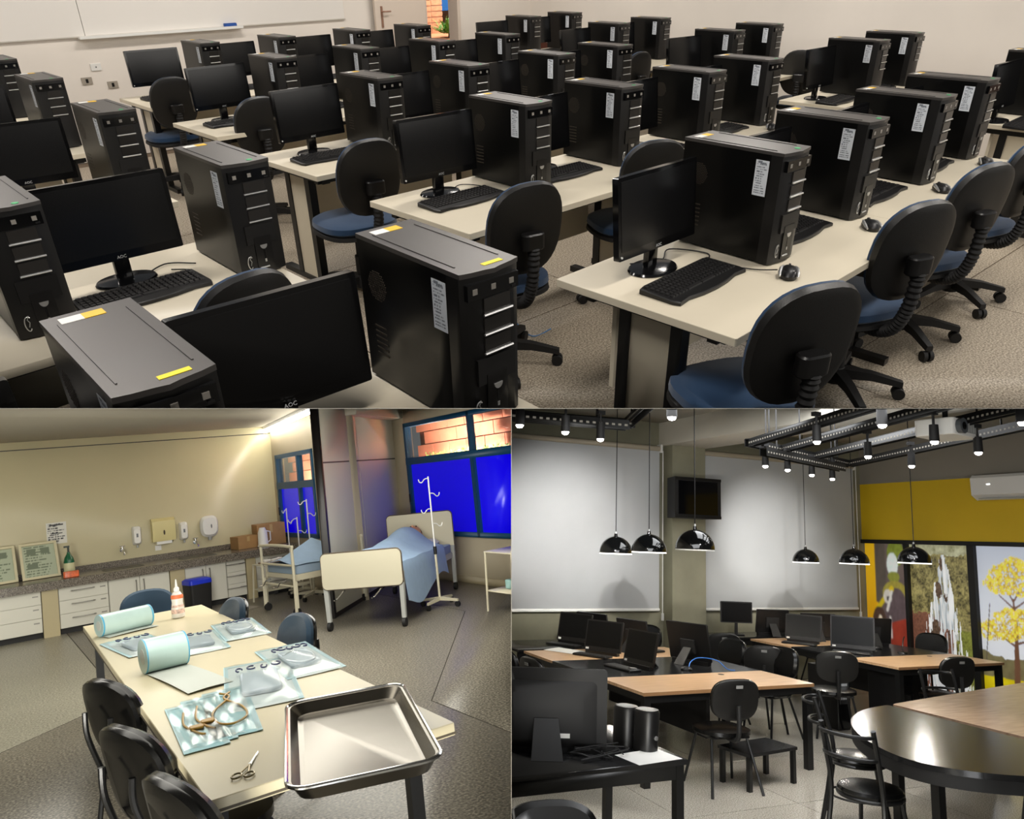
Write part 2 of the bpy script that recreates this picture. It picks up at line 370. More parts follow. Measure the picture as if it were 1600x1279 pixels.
struct('wall_outside', MB().box(6.0, 14.0, WY + 6.4, WY + 6.5, 0, 3.0), mat('brick_far', '#c08a6a', 0.9, noise=0.25, nscale=20), 'pale orange wall far outside the door')
area('outdoor_daylight', 'A', (8.9, WY + 1.6, 2.6), (math.radians(20), 0, 0), 2.2, 1.8, 160, (1, 0.97, 0.92))
# whiteboard, ledge, eraser, outlets
BOARD = mat('whiteboard_white', '#eae5de', 0.3)
b_ = thing('whiteboard', 'wide white marker board on the wall behind the back row', 'whiteboard', (0, WY, 1.19))
part(b_, 'board_panel', MB().box(-2.5, 2.55, -0.022, 0, 0, 1.25), BOARD); part(b_, 'board_panel', MB().box(2.556, 5.55, -0.022, 0, 0, 1.25), BOARD)
part(b_, 'edge_strip', MB().box(-2.5, 5.56, -0.026, 0, -0.012, 0), mat('pale_trim', '#c9c2b8', 0.5))
lg = solo('marker_ledge', MB().box(0, 1.72, -0.09, 0, 0, 0.012).box(0, 1.72, -0.09, -0.082, 0.012, 0.026), WHITE, 'white ledge under the marker board', 'ledge', (2.48, WY - 0.001, 1.165))
solo('board_eraser', MB().rbox(-0.07, 0.07, -0.025, 0.025, 0, 0.035, 0.008).rbox(-0.068, 0.068, -0.023, 0.023, 0.035, 0.042, 0.006), mat('eraser_blue', '#1f4f9c', 0.6), 'blue board eraser on the white ledge', 'eraser', (4.07, WY - 0.045, 1.178))
for i, (x, z, lab, m) in enumerate(((2.46, 0.78, 'grey wall outlet nearest the far corner table, lower left of three', 'o'), (2.70, 0.72, 'grey wall outlet beside the last monitor by the whiteboard, lowest of three', 'o'), (2.58, 0.90, 'white wall plate above two grey outlets under the whiteboard', 'p'))):
    t = thing('wall_outlet', lab, 'outlet', (x, WY, z), group='wall plates under the whiteboard')
    part(t, 'plate', MB().box(-0.05, 0.05, -0.01, 0, -0.033, 0.033), WHITE if m == 'p' else mat('outlet_grey', '#a39a8d', 0.5))
    part(t, 'socket', MB().box(-0.012, 0.012, -0.013, -0.009, -0.018, 0.018) if m == 'o' else MB().cyl((0, -0.013, 0), (0, -0.009, 0), 0.006), BLK)
# ---- tower
def make_tower(far=False, tag='green'):
    t = thing('computer_tower', 'x', 'computer tower', group='black computer towers on the lab tables')
    W, D, H = 0.185, 0.45, 0.43
    part(t, 'case_body', MB().box(0.002, W - 0.002, 0.05, D, 0.008, H - 0.01), mat('case_black', '#050505', 0.3, spec=0.35))
    fr = [(0, 0.055), (0, 0.008), (0.02, 0.0), (0.06, -0.006), (W / 2, -0.008), (W - 0.06, -0.006), (W - 0.02, 0), (W, 0.008), (W, 0.055)]
    part(t, 'front_bezel', MB().prism(fr, 0.006, H - 0.012), BLK)
    lip = [(0, D), (0, 0.004), (0.03, -0.004), (0.07, -0.01), (W / 2, -0.016), (W - 0.07, -0.01), (W - 0.03, -0.004), (W, 0.004), (W, D)]
    tp = part(t, 'top_panel', MB().prism(lip, H - 0.012, H), TOPG)
    part(tp, 'ridge', MB().box(0.022, 0.026, 0.05, D - 0.05, H, H + 0.002), TOPG); part(tp, 'ridge', MB().box(W - 0.026, W - 0.022, 0.05, D - 0.05, H, H + 0.002), TOPG)
    dv = part(t, 'optical_drive', MB().box(0.012, W - 0.012, -0.011, 0.02, 0.362, 0.402), BLKG)
    for x in (0.034, 0.092, 0.150): part(dv, 'badge', MB().box(x - 0.007, x + 0.007, -0.0125, -0.010, 0.376, 0.390), mat('badge_grey', '#86817a', 0.4))
    part(dv, 'eject_button', MB().box(0.150, 0.163, -0.0125, -0.01, 0.3655, 0.371), BLK)
    for z in (0.335, 0.283, 0.231):
        b = part(t, 'drive_bay', MB().box(0.062, 0.146, -0.0105, 0.0, z - 0.024, z + 0.022), BAYD)
        part(b, 'bay_handle', MB().cyl((0.058, -0.014, z - 0.019), (0.150, -0.014, z - 0.019), 0.0034, n=8), SILVER)
    if not far:
        p = part(t, 'port_door', MB().box(0.036, 0.160, -0.0100, 0.0, 0.125, 0.198), BLK)
        s = part(t, 'lower_panel', MB().box(0.064, 0.132, -0.0115, 0.0, 0.018, 0.15), mat('panel_black', '#100f0f', 0.3))
        part(s, 'power_button', MB().prism([(0.098 + 0.014 * math.cos(a), 0.118 + 0.016 * math.sin(a)) for a in [PI + PI * i / 10 for i in range(11)]], -0.0145, -0.01, 'y'), SILVER)
        part(s, 'slot', MB().box(0.095, 0.101, -0.0125, -0.011, 0.062, 0.098), BLKG); part(s, 'reset_button', MB().box(0.0945, 0.1015, -0.0135, -0.011, 0.05, 0.062), SILVER)
        part(s, 'silver_bar', MB().cyl((0.07, -0.013, 0.03), (0.108, -0.013, 0.03), 0.003, n=8), SILVER)
        e = MB().tube([(0.036 + 0.014 * math.cos(a) * (1 - i / 30), -0.008, 0.052 + 0.03 * math.sin(a) * (1 - i / 40)) for i, a in enumerate([0.9 + 4.6 * i / 16 for i in range(17)])], 0.0018, 6)
        e.tube([(0.036, -0.008, 0.045), (0.041, -0.008, 0.06), (0.036, -0.008, 0.07), (0.042, -0.008, 0.083)], 0.0016, 6)
        part(t, 'emblem', e, SILVER, label='silver swirl emblem')
        v = MB(); 
        for i in range(-6, 7):
            for j in range(-6, 7):
                yy, zz = i * 0.0075 + (0.00375 if j % 2 else 0), j * 0.0066
                if yy * yy + zz * zz < 0.043 ** 2: v.cyl((0.0025, 0.37 + yy, 0.30 + zz), (0.0008, 0.37 + yy, 0.30 + zz), 0.0024, n=6)
        part(t, 'fan_grille', v, MESHT, kind='stuff')
        v = MB()
        for k in range(6): v.box(0.0006, 0.0025, 0.345, 0.40, 0.09 + 0.017 * k, 0.095 + 0.017 * k)
        part(t, 'vent_slots', v, MESHT, kind='stuff')
        part(t, 'foot', MB().box(0.02, 0.05, 0.06, 0.1, 0, 0.01), BLK); part(t, 'foot', MB().box(0.13, 0.16, 0.35, 0.4, 0, 0.01), BLK)
    part(t, 'sticker', STK, PRINT, (0.0012, 0.117, 0.262), (0, 0, -PI / 2), label='white paper sticker with small print')
    tg = part(t, 'asset_tag', MB().box(0.03, 0.075, D - 0.055, D - 0.022, H, H + 0.0012), PAPER); part(tg, 'yellow_half', MB().box(0.075, 0.118, D - 0.055, D - 0.022, H, H + 0.0012), mat('amber_sticker', '#e8b91f', 0.5))
    if tag == 'yellow': part(t, 'front_tag', MB().box(0.085, 0.145, 0.012, 0.028, H, H + 0.0012), YEL, label='bright yellow sticker')
    else: part(t, 'front_tag', MB().cyl((0.118, 0.022, H), (0.118, 0.022, H + 0.0012), 0.011, n=14), GRN, label='round green sticker')
    return t
STK = paint(lines_print('#cdd2d9', '#6d737c', 15, 0.1, 5, heads=((0.16, 0.5, 0.92, 0.975), (0.35, 0.8, 0.90, 0.925))), 0.056, 0.132, 44, 66, 0.0006)
# ---- monitor
def make_monitor():
    t = thing('computer_monitor', 'x', 'monitor', group='black flat monitors on the lab tables')
    Mt = Matrix.Translation((0, 0, 0.09)) @ Matrix.Rotation(math.radians(-5), 4, 'X')
    mb = MB(); mb.M = Mt; mb.prism(rrect(-0.236, 0.236, 0, 0.30, 0.006, 2), -0.02, 0.006, 'y')
    bz = part(t, 'bezel', mb, BLKG)
    mb = MB(); mb.M = Mt; mb.loft([[(x, 0.006, z) for x, z in rrect(-0.23, 0.23, 0.006, 0.294, 0.01, 2)], [(x, 0.04, z) for x, z in rrect(-0.14, 0.14, 0.05, 0.25, 0.02, 2)]]); part(t, 'back_shell', mb, BLK)
    mb = MB(); mb.M = Mt; mb.box(-0.220, 0.220, -0.0212, -0.019, 0.032, 0.285); part(t, 'screen', mb, SCRN)
    lt = part(t, 'lettering', text_mesh('AOC', 0.016), mat('logo_grey', '#b9b9b9', 0.4), (0, -0.021, 0.099), (PI / 2 - math.radians(5), 0, 0), label='small pale brand lettering')
    part(t, 'power_light', MB().cyl((-0.222, -0.024, 0.106), (-0.222, -0.018, 0.106), 0.004, n=8), WHITE)
    part(t, 'neck', MB().prism(rrect(-0.03, 0.03, 0.0, 0.03, 0.008, 2), 0.008, 0.16), BLKG)
    part(t, 'base', MB().lathe([(0.0, 0), (0.98, 0), (1.0, 0.004), (0.95, 0.011), (0.5, 0.016), (0.0, 0.017)], 32, sx=0.115, sy=0.085), BLKG)
    return t
# ---- keyboard, mouse
def make_keyboard():
    t = thing('keyboard', 'x', 'keyboard', group='black keyboards on the lab tables')
    body = [(-0.235, -0.06), (-0.228, 0.085), (-0.2, 0.092), (0.2, 0.092), (0.228, 0.085), (0.235, -0.06), (0.225, -0.09), (0.16, -0.082), (0.08, -0.096), (0, -0.1), (-0.08, -0.096), (-0.16, -0.082), (-0.225, -0.09)]
    part(t, 'case', MB().loft([[(x, y, 0.0) for x, y in body], [(x, y, 0.010 + 0.05 * max(0, y + 0.05)) for x, y in body], [(x * .985, y * .97, 0.014 + 0.05 * max(0, y + 0.05)) for x, y in body]]), BLK)
    kb = MB()
    for r in range(6):
        y = 0.070 - r * 0.0215 - (0.004 if r else 0); x = -0.215
        while x < 0.212:
            wd = 0.017 if not (r == 5 and -0.12 < x < 0.0) else 0.09
            if not (0.075 < x < 0.082 or 0.138 < x < 0.146):
                z = 0.014 + 0.05 * max(0, y + 0.05); kb.loft([[(x, y - .008, z - .002), (x + wd, y - .008, z - .002), (x + wd, y + .008, z - .002), (x, y + .008, z - .002)], [(x + .002, y - .006, z + .007), (x + wd - .002, y - .006, z + .007), (x + wd - .002, y + .006, z + .007), (x + .002, y + .006, z + .007)]])
            x += wd + 0.0035
    part(t, 'keys', kb.mesh('keys', False), mat('key_black', '#201f1f', 0.4), kind='stuff')
    return t
def make_mouse():
    t = thing('computer_mouse', 'x', 'mouse', group='black and silver mice on the lab tables')
    def surf(s, z0): return MB().loft([[(x * s, y * s * (1 if y < 0 else 1), z0 + 0) for x, y in ell(0, 0, 0.031, 0.056, 20, 2.3)], [(x * s, y * s, z0 + 0.014) for x, y in ell(0, 0, 0.032, 0.058, 20, 2.3)], [(x * .8, y * .82 - .002, 0.03) for x, y in ell(0, 0, 0.031, 0.055, 20, 2.2)], [(x * .35, y * .45 - .006, 0.0375) for x, y in ell(0, 0, 0.031, 0.05, 20)]])
    part(t, 'body', surf(1, 0), BLK)
    part(t, 'silver_side', MB().tube([(-0.0325, -0.045, 0.012), (-0.033, -0.02, 0.020), (-0.030, 0.01, 0.026), (-0.022, 0.035, 0.028)], [0.004, 0.007, 0.007, 0.003], 8), SILVER)
    part(t, 'silver_side', MB().tube([(0.0325, -0.045, 0.012), (0.033, -0.02, 0.020), (0.030, 0.01, 0.026), (0.022, 0.035, 0.028)], [0.004, 0.007, 0.007, 0.003], 8), SILVER)
    part(t, 'scroll_wheel', MB().cyl((-0.004, 0.03, 0.031), (0.004, 0.03, 0.031), 0.008, n=12), BLKM)
    return t
# ---- table
def make_table():
    t = thing('computer_table', 'x', 'table', group='cream laminate computer tables')
    L, D, H = 1.6, 0.78, 0.75
    part(t, 'tabletop', MB().rbox(0, L, 0, D, H - 0.03, H, 0.004, 1), LAM)
    part(t, 'frame_rail', MB().box(0.06, L - 0.06, 0.1, 0.14, H - 0.075, H - 0.03), STEEL_K); part(t, 'frame_rail', MB().box(0.06, L - 0.06, D - 0.14, D - 0.1, H - 0.075, H - 0.03), STEEL_K)
    for x in (0.08, L - 0.13):
        lg = part(t, 'leg_panel', MB().box(x + 0.008, x + 0.042, 0.30, 0.48, 0.03, H - 0.075), LAM)
        part(lg, 'leg_post', MB().box(x, x + 0.05, 0.25, 0.30, 0.03, H - 0.03), STEEL_K); part(lg, 'leg_post', MB().box(x, x + 0.05, 0.48, 0.53, 0.03, H - 0.03), STEEL_K)
        part(t, 'foot_bar', MB().box(x, x + 0.05, 0.06, D - 0.06, 0.0, 0.035), STEEL_K); part(t, 'top_bar', MB().box(x, x + 0.05, 0.08, D - 0.08, H - 0.075, H - 0.03), STEEL_K)
    part(t, 'modesty_panel', MB().box(0.13, L - 0.13, D - 0.2, D - 0.18, 0.3, H - 0.05), LAM)
    return t
# ---- office chair
def make_chair():
    t = thing('office_chair', 'x', 'chair', group='black and blue swivel chairs in the lab')
    def cush(z0, z1, a, b, cy): return [[(x, y + cy, z0) for x, y in ell(0, 0, a * .9, b * .9, 28, 2.8)], [(x, y + cy, z0 + (z1 - z0) * .3) for x, y in ell(0, 0, a, b, 28, 2.8)], [(x, y + cy, z0 + (z1 - z0) * .75) for x, y in ell(0, 0, a * .985, b * .985, 28, 2.8)], [(x, y + cy, z1) for x, y in ell(0, 0, a * .86, b * .86, 28, 2.8)]]
    part(t, 'seat_cushion', MB().loft(cush(0.435, 0.50, 0.235, 0.225, 0.02)), BLUEF); part(t, 'seat_shell', MB().loft(cush(0.405, 0.445, 0.238, 0.228, 0.02)), BLKM)
    Mt = Matrix.Translation((0, -0.25, 0.77)) @ Matrix.Rotation(math.radians(8), 4, 'X')
    def bk(y0, k, c): return [(x * k, y0 + c * (x / .22) ** 2, z * k) for x, z in ell(0, 0, 0.195, 0.215, 32, 2.5)]
    mb = MB(); mb.M = Mt; mb.loft([bk(-0.03, .86, .03), bk(-0.022, .97, .03), bk(0.0, 1.0, .03), bk(0.006, .985, .03)]); part(t, 'back_shell', mb, mat('shell_black', '#151413', 0.42, bump=.1, bscale=300))
    mb = MB(); mb.M = Mt; mb.loft([bk(0.004, .975, .03), bk(0.016, .985, .03), bk(0.032, .90, .03), bk(0.038, .7, .03)]); part(t, 'back_cushion', mb, BLUEF)
    path = smooth_path([(0, 0.0, 0.395), (0, -0.14, 0.385), (0, -0.245, 0.43), (0, -0.295, 0.54), (0, -0.305, 0.70)], 14)
    part(t, 'ribbed_strut', MB().tube(path, [0.030 if i % 2 else 0.024 for i in range(len(path))], 12), BLKM)
    part(t, 'strut_cap', MB().rbox(-0.055, 0.055, -0.325, -0.265, 0.69, 0.765, 0.025, 4), BLK)
    part(t, 'gas_column', MB().cyl((0, 0, 0.09), (0, 0, 0.26), 0.033).cyl((0, 0, 0.26), (0, 0, 0.41), 0.022), BLKM)
    part(t, 'tilt_lever', MB().tube([(0.05, 0.03, 0.39), (0.2, 0.05, 0.385), (0.27, 0.05, 0.37)], 0.007), BLK)
    hub = part(t, 'hub', MB().lathe([(0.045, 0.06), (0.05, 0.1), (0.04, 0.13), (0.035, 0.14)], 16), BLKM)
    leg = MB().loft([[(-.026, .03, .085), (.026, .03, .085), (.026, .03, .135), (-.026, .03, .135)], [(-.022, .16, .085), (.022, .16, .085), (.02, .16, .122), (-.02, .16, .122)], [(-.019, .30, .062), (.019, .30, .062), (.015, .30, .088), (-.015, .30, .088)]]).mesh('leg')
    cas = MB().cyl((-0.026, 0.29, 0.028), (-0.006, 0.29, 0.028), 0.028, n=14).cyl((0.006, 0.29, 0.028), (0.026, 0.29, 0.028), 0.028, n=14).cyl((0, 0.29, 0.03), (0, 0.29, 0.07), 0.01).mesh('caster')
    for k in range(5):
        l = part(t, 'leg', leg, BLKM, rot=(0, 0, 0.3 + k * 2 * PI / 5)); part(l, 'caster', cas, BLKM)
    return t
ORD = ['first', 'second', 'third', 'fourth']
ROW = ['nearest row', 'second row', 'third row', 'fourth row', 'row by the whiteboard']
BLK_N = {'L': 'left block', 'M': 'middle block', 'R': 'far right block'}
TOW = {('L', 0): [(0.25, 1.30), (1.04, 1.34)], ('L', 1): [(0.33, 2.78), (1.12, 2.81)], ('L', 2): [(1.17, 4.34)], ('L', 3): [(1.27, 5.95)], ('L', 4): [(1.36, 7.5)],
       ('M', 0): [(2.67, 1.47), (3.45, 1.53), (4.29, 1.57), (5.04, 1.63)], ('M', 1): [(2.77, 2.96), (3.51, 2.97), (4.34, 2.98), (5.12, 3.05)],
       ('M', 2): [(2.80, 4.32), (3.57, 4.38), (4.43, 4.38), (5.19, 4.46)], ('M', 3): [(2.91, 5.87), (3.71, 5.94), (4.50, 5.92), (5.30, 5.94)],
       ('M', 4): [(3.04, 7.54), (3.80, 7.52), (4.68, 7.56), (5.45, 7.54)],
       ('R', 0): [(6.75, 1.66)], ('R', 1): [(6.81, 3.08), (7.60, 3.14)], ('R', 2): [(6.89, 4.51), (7.75, 4.62)], ('R', 3): [(6.93, 5.96), (7.79, 6.08)], ('R', 4): [(7.12, 7.53), (7.91, 7.59)]}
TAB = {('L', 0): (-0.33, 1.02, 0.02, 1), ('L', 1): (-0.31, 2.58, 0.02, 1), ('L', 2): (-0.22, 4.08, 0.02, 1), ('L', 3): (-0.12, 5.68, 0.02, 1), ('L', 4): (-0.02, 7.2, 0.02, 1),
       ('M', 0): (2.02, 1.18, 0.045, 2), ('M', 1): (2.10, 2.62, 0.025, 2), ('M', 2): (2.15, 4.05, 0.03, 2), ('M', 3): (2.23, 5.57, 0.012, 2), ('M', 4): (2.36, 7.18, 0.0, 2),
       ('R', 0): (6.30, 1.36, 0.04, 1), ('R', 1): (6.24, 2.78, 0.04, 1), ('R', 2): (6.32, 4.2, 0.05, 1), ('R', 3): (6.38, 5.64, 0.06, 1), ('R', 4): (6.55, 7.22, 0.04, 1)}
P_T = {False: {'green': make_tower(False, 'green'), 'yellow': make_tower(False, 'yellow')}, True: {'green': make_tower(True, 'green')}}
P_M, P_K, P_U, P_B, P_C = make_monitor(), make_keyboard(), make_mouse(), make_table(), make_chair()
PROTO = [P_T[False]['green'], P_T[False]['yellow'], P_T[True]['green'], P_M, P_K, P_U, P_B, P_C]
for (b, r), (x, y, rz, n) in TAB.items():
    for i in range(n):
        px, py = x + 1.603 * i * math.cos(rz), y + 1.603 * i * math.sin(rz)
        w2 = '' if n == 1 else (', aisle end' if i == 0 else ', far end')
        dup(P_B, (px, py, 0), rz, 'cream table with black steel legs, %s of the %s%s' % (ROW[r], BLK_N[b], w2))
for (b, r), L in TOW.items():
    for i, (x, y) in enumerate(L):
        n = len(L); who = '%s, %s%s' % (ROW[r], BLK_N[b], '' if n == 1 else ((', aisle side' if i else ', far side') if b == 'L' else ', %s from aisle' % ORD[i]))
        who = who.strip(); tag = 'yellow' if (b, r) == ('L', 0) else 'green'; far = r >= 3 or b == 'R'
        dup(P_T[far]['green' if far else tag], (x, y, 0.75), 0.0, 'black computer tower, ' + who)
        rz = random.uniform(-0.06, 0.06) + (0.03 if b == 'M' else 0)
        dup(P_M, (x - 0.34, y + 0.30, 0.75), rz, 'black flat monitor, ' + who)
        if not (b == 'L' and r == 0): dup(P_K, (x - 0.345, y + 0.10, 0.752), 0.05 + random.uniform(-0.03, 0.03), 'black keyboard, ' + who)
        if b == 'M' and r < 3: dup(P_U, (x - 0.035, y - 0.11, 0.752), -0.9 + random.uniform(-.2, .2), 'black and silver mouse, ' + who)
CH = [((2.19, 1.22), -22, 'black and blue swivel chair at the near corner of the middle block'), ((3.27, 1.37), -20, 'swivel chair with ribbed strut, second along the front row of the middle block'),
      ((4.08, 1.43), -18, 'swivel chair, third along the front row of the middle block'), ((4.82, 1.46), -15, 'swivel chair, last along the front row of the middle block'),
      ((2.33, 2.69), -10, 'swivel chair turned from the viewer, aisle end, second row, middle block'), ((3.47, 2.82), -25, 'swivel chair between tables, second row, middle block'),
      ((2.33, 3.98), -5, 'swivel chair at the aisle end, third row of the middle block'), ((2.60, 5.82), -5, 'swivel chair at the aisle end, fourth row of the middle block'),
      ((2.58, 7.40), -5, 'swivel chair with blue seat showing, aisle end of the row by the whiteboard'), ((0.86, 2.52), 8, 'swivel chair half hidden behind the nearest monitor, left block'),
      ((5.55, 4.10), -60, 'swivel chair at the wall end of the third row, middle block'), ((5.85, 5.75), -40, 'swivel chair at the far end of the fourth row, middle block'),
      ((6.55, 5.6), 0, 'swivel chair at the fourth row of the far right block'), ((7.9, 4.3), -70, 'swivel chair near the brown rail, third row of the far right block')]
for (x, y), a, lab in CH: dup(P_C, (x, y, 0), math.radians(a), lab)
# cables on the nearer tables
CAB = [([(2.30, 1.86, .756), (2.42, 1.80, .756), (2.55, 1.86, .757), (2.62, 1.72, .756), (2.52, 1.66, .758)], 'thin black cables behind the keyboard, front row aisle end'),
       ([(2.62, 1.40, .77), (2.60, 1.47, .757), (2.56, 1.55, .757), (2.50, 1.62, .758)], 'mouse cable curling beside the front row aisle tower'),
       ([(0.95, 3.10, .756), (1.0, 3.02, .76), (0.9, 2.95, .757), (0.82, 3.05, .757), (0.95, 3.18, .757), (1.05, 3.1, .757)], 'tangled black cables behind the keyboard, left block second row'),
       ([(0.80, 1.62, .756), (0.87, 1.54, .757), (0.92, 1.58, .757), (0.97, 1.50, .757)], 'black cable beside the nearest big tower'),
       ([(2.50, 3.25, .756), (2.6, 3.30, .757), (2.66, 3.2, .757), (2.62, 3.08, .757)], 'black cable behind the keyboard, second row aisle end')]
for pts, lab in CAB: solo('cable', MB().tube(smooth_path(pts, 7), 0.0028, 6), BLKM, lab, 'cable')
solo('blue_cable', MB().tube(smooth_path([(2.50, 2.92, .30), (2.58, 2.85, .1), (2.66, 2.80, .006), (2.80, 2.80, .006)], 7), 0.004, 6), mat('cable_blue', '#5a86b8', .5), 'pale blue network cable hanging under the second row table', 'cable')
# ================================================================== ROOM B: the nursing lab
RM[0] = ROOMS['B']
BY, BF, BX, RX, ZC = 9.95, 9.08, 3.50, 4.9, 2.43      # counter wall, cabinet fronts, window walls, ceiling
WALL_B = mat('wall_olive_cream', '#c3ba98', 0.28, noise=0.03, nscale=1.2, spec=0.4)
WALL_W = mat('wall_warm_grey', '#a89d86', 0.6, noise=0.03, nscale=1.5)
CEIL_B = mat('ceiling_grey', '#a39c8c', 0.7)
TERR_B = mat_speckle('terrazzo_dark', '#6d685d', '#45413a', '#989283', 70, 0.35, 0.8)
TERR_L = mat_speckle('terrazzo_light', '#8f8c7d', '#6d695c', '#b0ac9c', 70, 0.35, 0.7)
PANEL = mat('panel_laminate', '#cdc7b6', 0.6)
DARK = mat('dark_joint', '#2a241f', 0.5)
CAB = mat('cabinet_white', '#d2d0c4', 0.35); HAND = mat('handle_grey', '#8d8b84', 0.35, metal=0.5)
GRAN = mat_speckle('granite_counter', '#6a6258', '#3b362f', '#8f877b', 90, 0.25, 0.8)
NAVY = mat('window_teal', '#0e4668', 0.45)
CREAMT = mat('table_cream', '#d3c8a8', 0.33, noise=0.02, nscale=3)
TEAL = mat('teal_fabric', '#072c42', 0.75, bump=.2, bscale=500, sheen=.2)
VINYL = mat('black_vinyl', '#0a0a0a', 0.25)
IVORY = mat('ivory_enamel', '#cfc8b0', 0.35)
GREYP = mat('grey_enamel', '#a9aba8', 0.35)
flb = struct('floor', MB().box(-4, 5.2, -3.5, 10.2, -0.06, -0.002), mat('floor_bed_dark', '#3c382f', .7), 'grey terrazzo floor of the nursing lab')
def slabpoly(poly, z=0.0): return MB().prism(poly, -0.02, z)
part(flb, 'floor_slab', slabpoly([(-4, -3.5), (2.095, -3.5), (2.095, 2.83), (3.86, 5.24), (3.86, 10.2), (0.55, 10.2), (0.55, 5.06), (-4, 1.1)]), TERR_B, label='dark speckled terrazzo bay')
part(flb, 'floor_slab', slabpoly([(2.105, -3.5), (5.2, -3.5), (5.2, 10.2), (3.87, 10.2), (3.87, 5.24), (2.105, 2.83)]), TERR_B, label='dark speckled terrazzo bay beyond the joint')
part(flb, 'floor_slab', slabpoly([(-4, 1.11), (0.54, 5.07), (0.54, 10.2), (-4, 10.2)]), TERR_L, label='paler terrazzo bay before the cabinets')
struct('wall_left', MB().box(-4, BX + .1, BY, BY + 0.12, 0, ZC + .4), WALL_B, 'glossy olive cream wall above the long counter')
struct('trim_3', MB().box(-4, BX, BY - 0.006, BY, 2.32, 2.332), DARK, 'thin dark joint line along the olive cream wall')
struct('ceiling', MB().box(-4, 5.2, 4.0, BY + .1, ZC, ZC + 0.08), CEIL_B, 'plain grey ceiling of the nursing lab')
struct('wall_back', MB().box(BX, BX + 0.12, 7.1, 8.25, 0, ZC).box(BX, BX + 0.12, 9.78, BY, 0, ZC).box(BX, BX + 0.12, 8.25, 9.78, 0, 0.74).box(BX, BX + 0.12, 8.25, 9.78, 1.97, ZC), WALL_W, 'beige wall around the smaller window')
struct('wall_right', MB().box(RX, RX + 0.12, 8.2, 8.8, 0, 3).box(RX, RX + 0.12, 0.5, 5.0, 0, 3).box(RX, RX + 0.12, 5.0, 8.2, 0, 0.60).box(RX, RX + 0.12, 5.0, 8.2, 2.22, 3), WALL_W, 'beige wall behind the hospital bed')
struct('baseboard_right', MB().box(RX - 0.015, RX, 0.5, 8.6, 0, 0.09), mat('base_beige', '#94886c', .5), 'beige skirting below the large window')
# partition: laminate panels between dark posts, running at an angle to the window wall
P0, P1 = Vector((2.86, 6.42, 0)), Vector((4.9, 8.62, 0)); dp = (P1 - P0); LP = dp.length; ap = math.atan2(dp.y, dp.x)
pt = thing('wall_partition', 'pale laminate partition with dark joints beside the bed', None, P0, ap, kind='structure')
for (a, b_) in ((0.03, 1.30), (1.312, LP)):
    for (z0, z1) in ((0.0, 1.72), (1.735, 2.42)): part(pt, 'panel', MB().box(a, b_ - 0.006, -0.03, 0.03, z0 + 0.003, z1), PANEL)
part(pt, 'joint', MB().box(0, LP, -0.022, 0.022, 1.70, 1.75), DARK); part(pt, 'joint', MB().box(1.29, 1.32, -0.022, 0.022, 0, 2.42), DARK)
part(pt, 'end_post', MB().box(-0.03, 0.03, -0.04, 0.04, 0, 2.42), mat('post_black', '#15110f', .4)); part(pt, 'foot_strip', MB().box(0.03, LP, -0.034, 0.034, 0, 0.05), DARK)
struct('trim_4', MB().prism([(3.5, 7.1), (3.62, 6.98), (4.98, 8.28), (4.98, 8.62)], 2.30, 2.55), CEIL_B, 'grey beam on top of the partition')
# windows with brick outside
BRICK = mat('orange_block', '#d0785a', 0.75, noise=0.12, nscale=6)
BLUEP = mat('blue_film', '#1005e0', 0.25, emit='#1200ff', estr=0.36)  # emission stands in for daylight coming through the film
def window(idx, x, y0, y1, z0, zm, z1, ym, lab):
    f = struct('window_%d' % idx, MB().box(x - 0.02, x + 0.08, y0, y0 + 0.06, z0, z1).box(x - 0.02, x + 0.08, y1 - 0.06, y1, z0, z1).box(x - 0.02, x + 0.08, y0, y1, z0, z0 + 0.06).box(x - 0.02, x + 0.08, y0, y1, z1 - 0.06, z1).box(x - 0.025, x + 0.08, y0, y1, zm - 0.05, zm + 0.05), NAVY, lab)
    part(f, 'mullion', MB().box(x - 0.02, x + 0.06, ym - 0.03, ym + 0.03, z0, z1), NAVY)
    for a, b_ in ((y0 + .06, ym - .03), (ym + .03, y1 - .06)):
        part(f, 'window_pane', MB().box(x + 0.02, x + 0.028, a, b_, z0 + .06, zm - .05), BLUEP, label='vivid blue film on the lower pane')
        part(f, 'window_pane', MB().box(x + 0.02, x + 0.026, a, b_, zm + .05, z1 - .06), mat_glass('clear_glass', '#f4f7f6') if 'clear_glass' not in MATS else MATS['clear_glass'], label='clear upper pane')
        part(f, 'sash', MB().box(x - 0.01, x + 0.04, a, a + .02, z0 + .06, zm - .05).box(x - 0.01, x + 0.04, b_ - .02, b_, z0 + .06, zm - .05), NAVY)
    part(f, 'latch', MB().box(x - 0.035, x - 0.02, y1 - 0.045, y1 - 0.02, (z0 + zm) / 2 - .06, (z0 + zm) / 2 + .06), BLK)
    return f
window(1, RX, 5.0, 8.2, 0.60, 1.66, 2.22, 6.42, 'large teal framed window with blue panes behind the bed')
window(2, BX, 8.25, 9.78, 0.74, 1.50, 1.97, 8.85, 'smaller teal framed window with blue panes beyond the partition')
def brickwall(name, x, y0, y1, z0, z1, bl, bh, lab):
    o = thing(name, lab, 'brick wall', (x, y0, 0))
    part(o, 'mortar', MB().box(0.02, 0.12, 0, y1 - y0, 0, z1), mat('mortar_dark', '#6a3a28', .9))
    me = MB().box(0, 0.04, 0.008, bl - 0.008, 0.008, bh - 0.008).mesh('brick'); r = 0; z = z0
    while z < z1:
        y = -(bl / 2 if r % 2 else 0)
        while y < y1 - y0 - bl * .4:
            part(o, 'brick', me, BRICK, (0, y, z)); y += bl
        z += bh; r += 1
    return o
brickwall('brick_wall', RX + 1.0, 5.0, 9.6, 1.3, 2.6, 0.52, 0.21, 'orange block wall outside the large window')
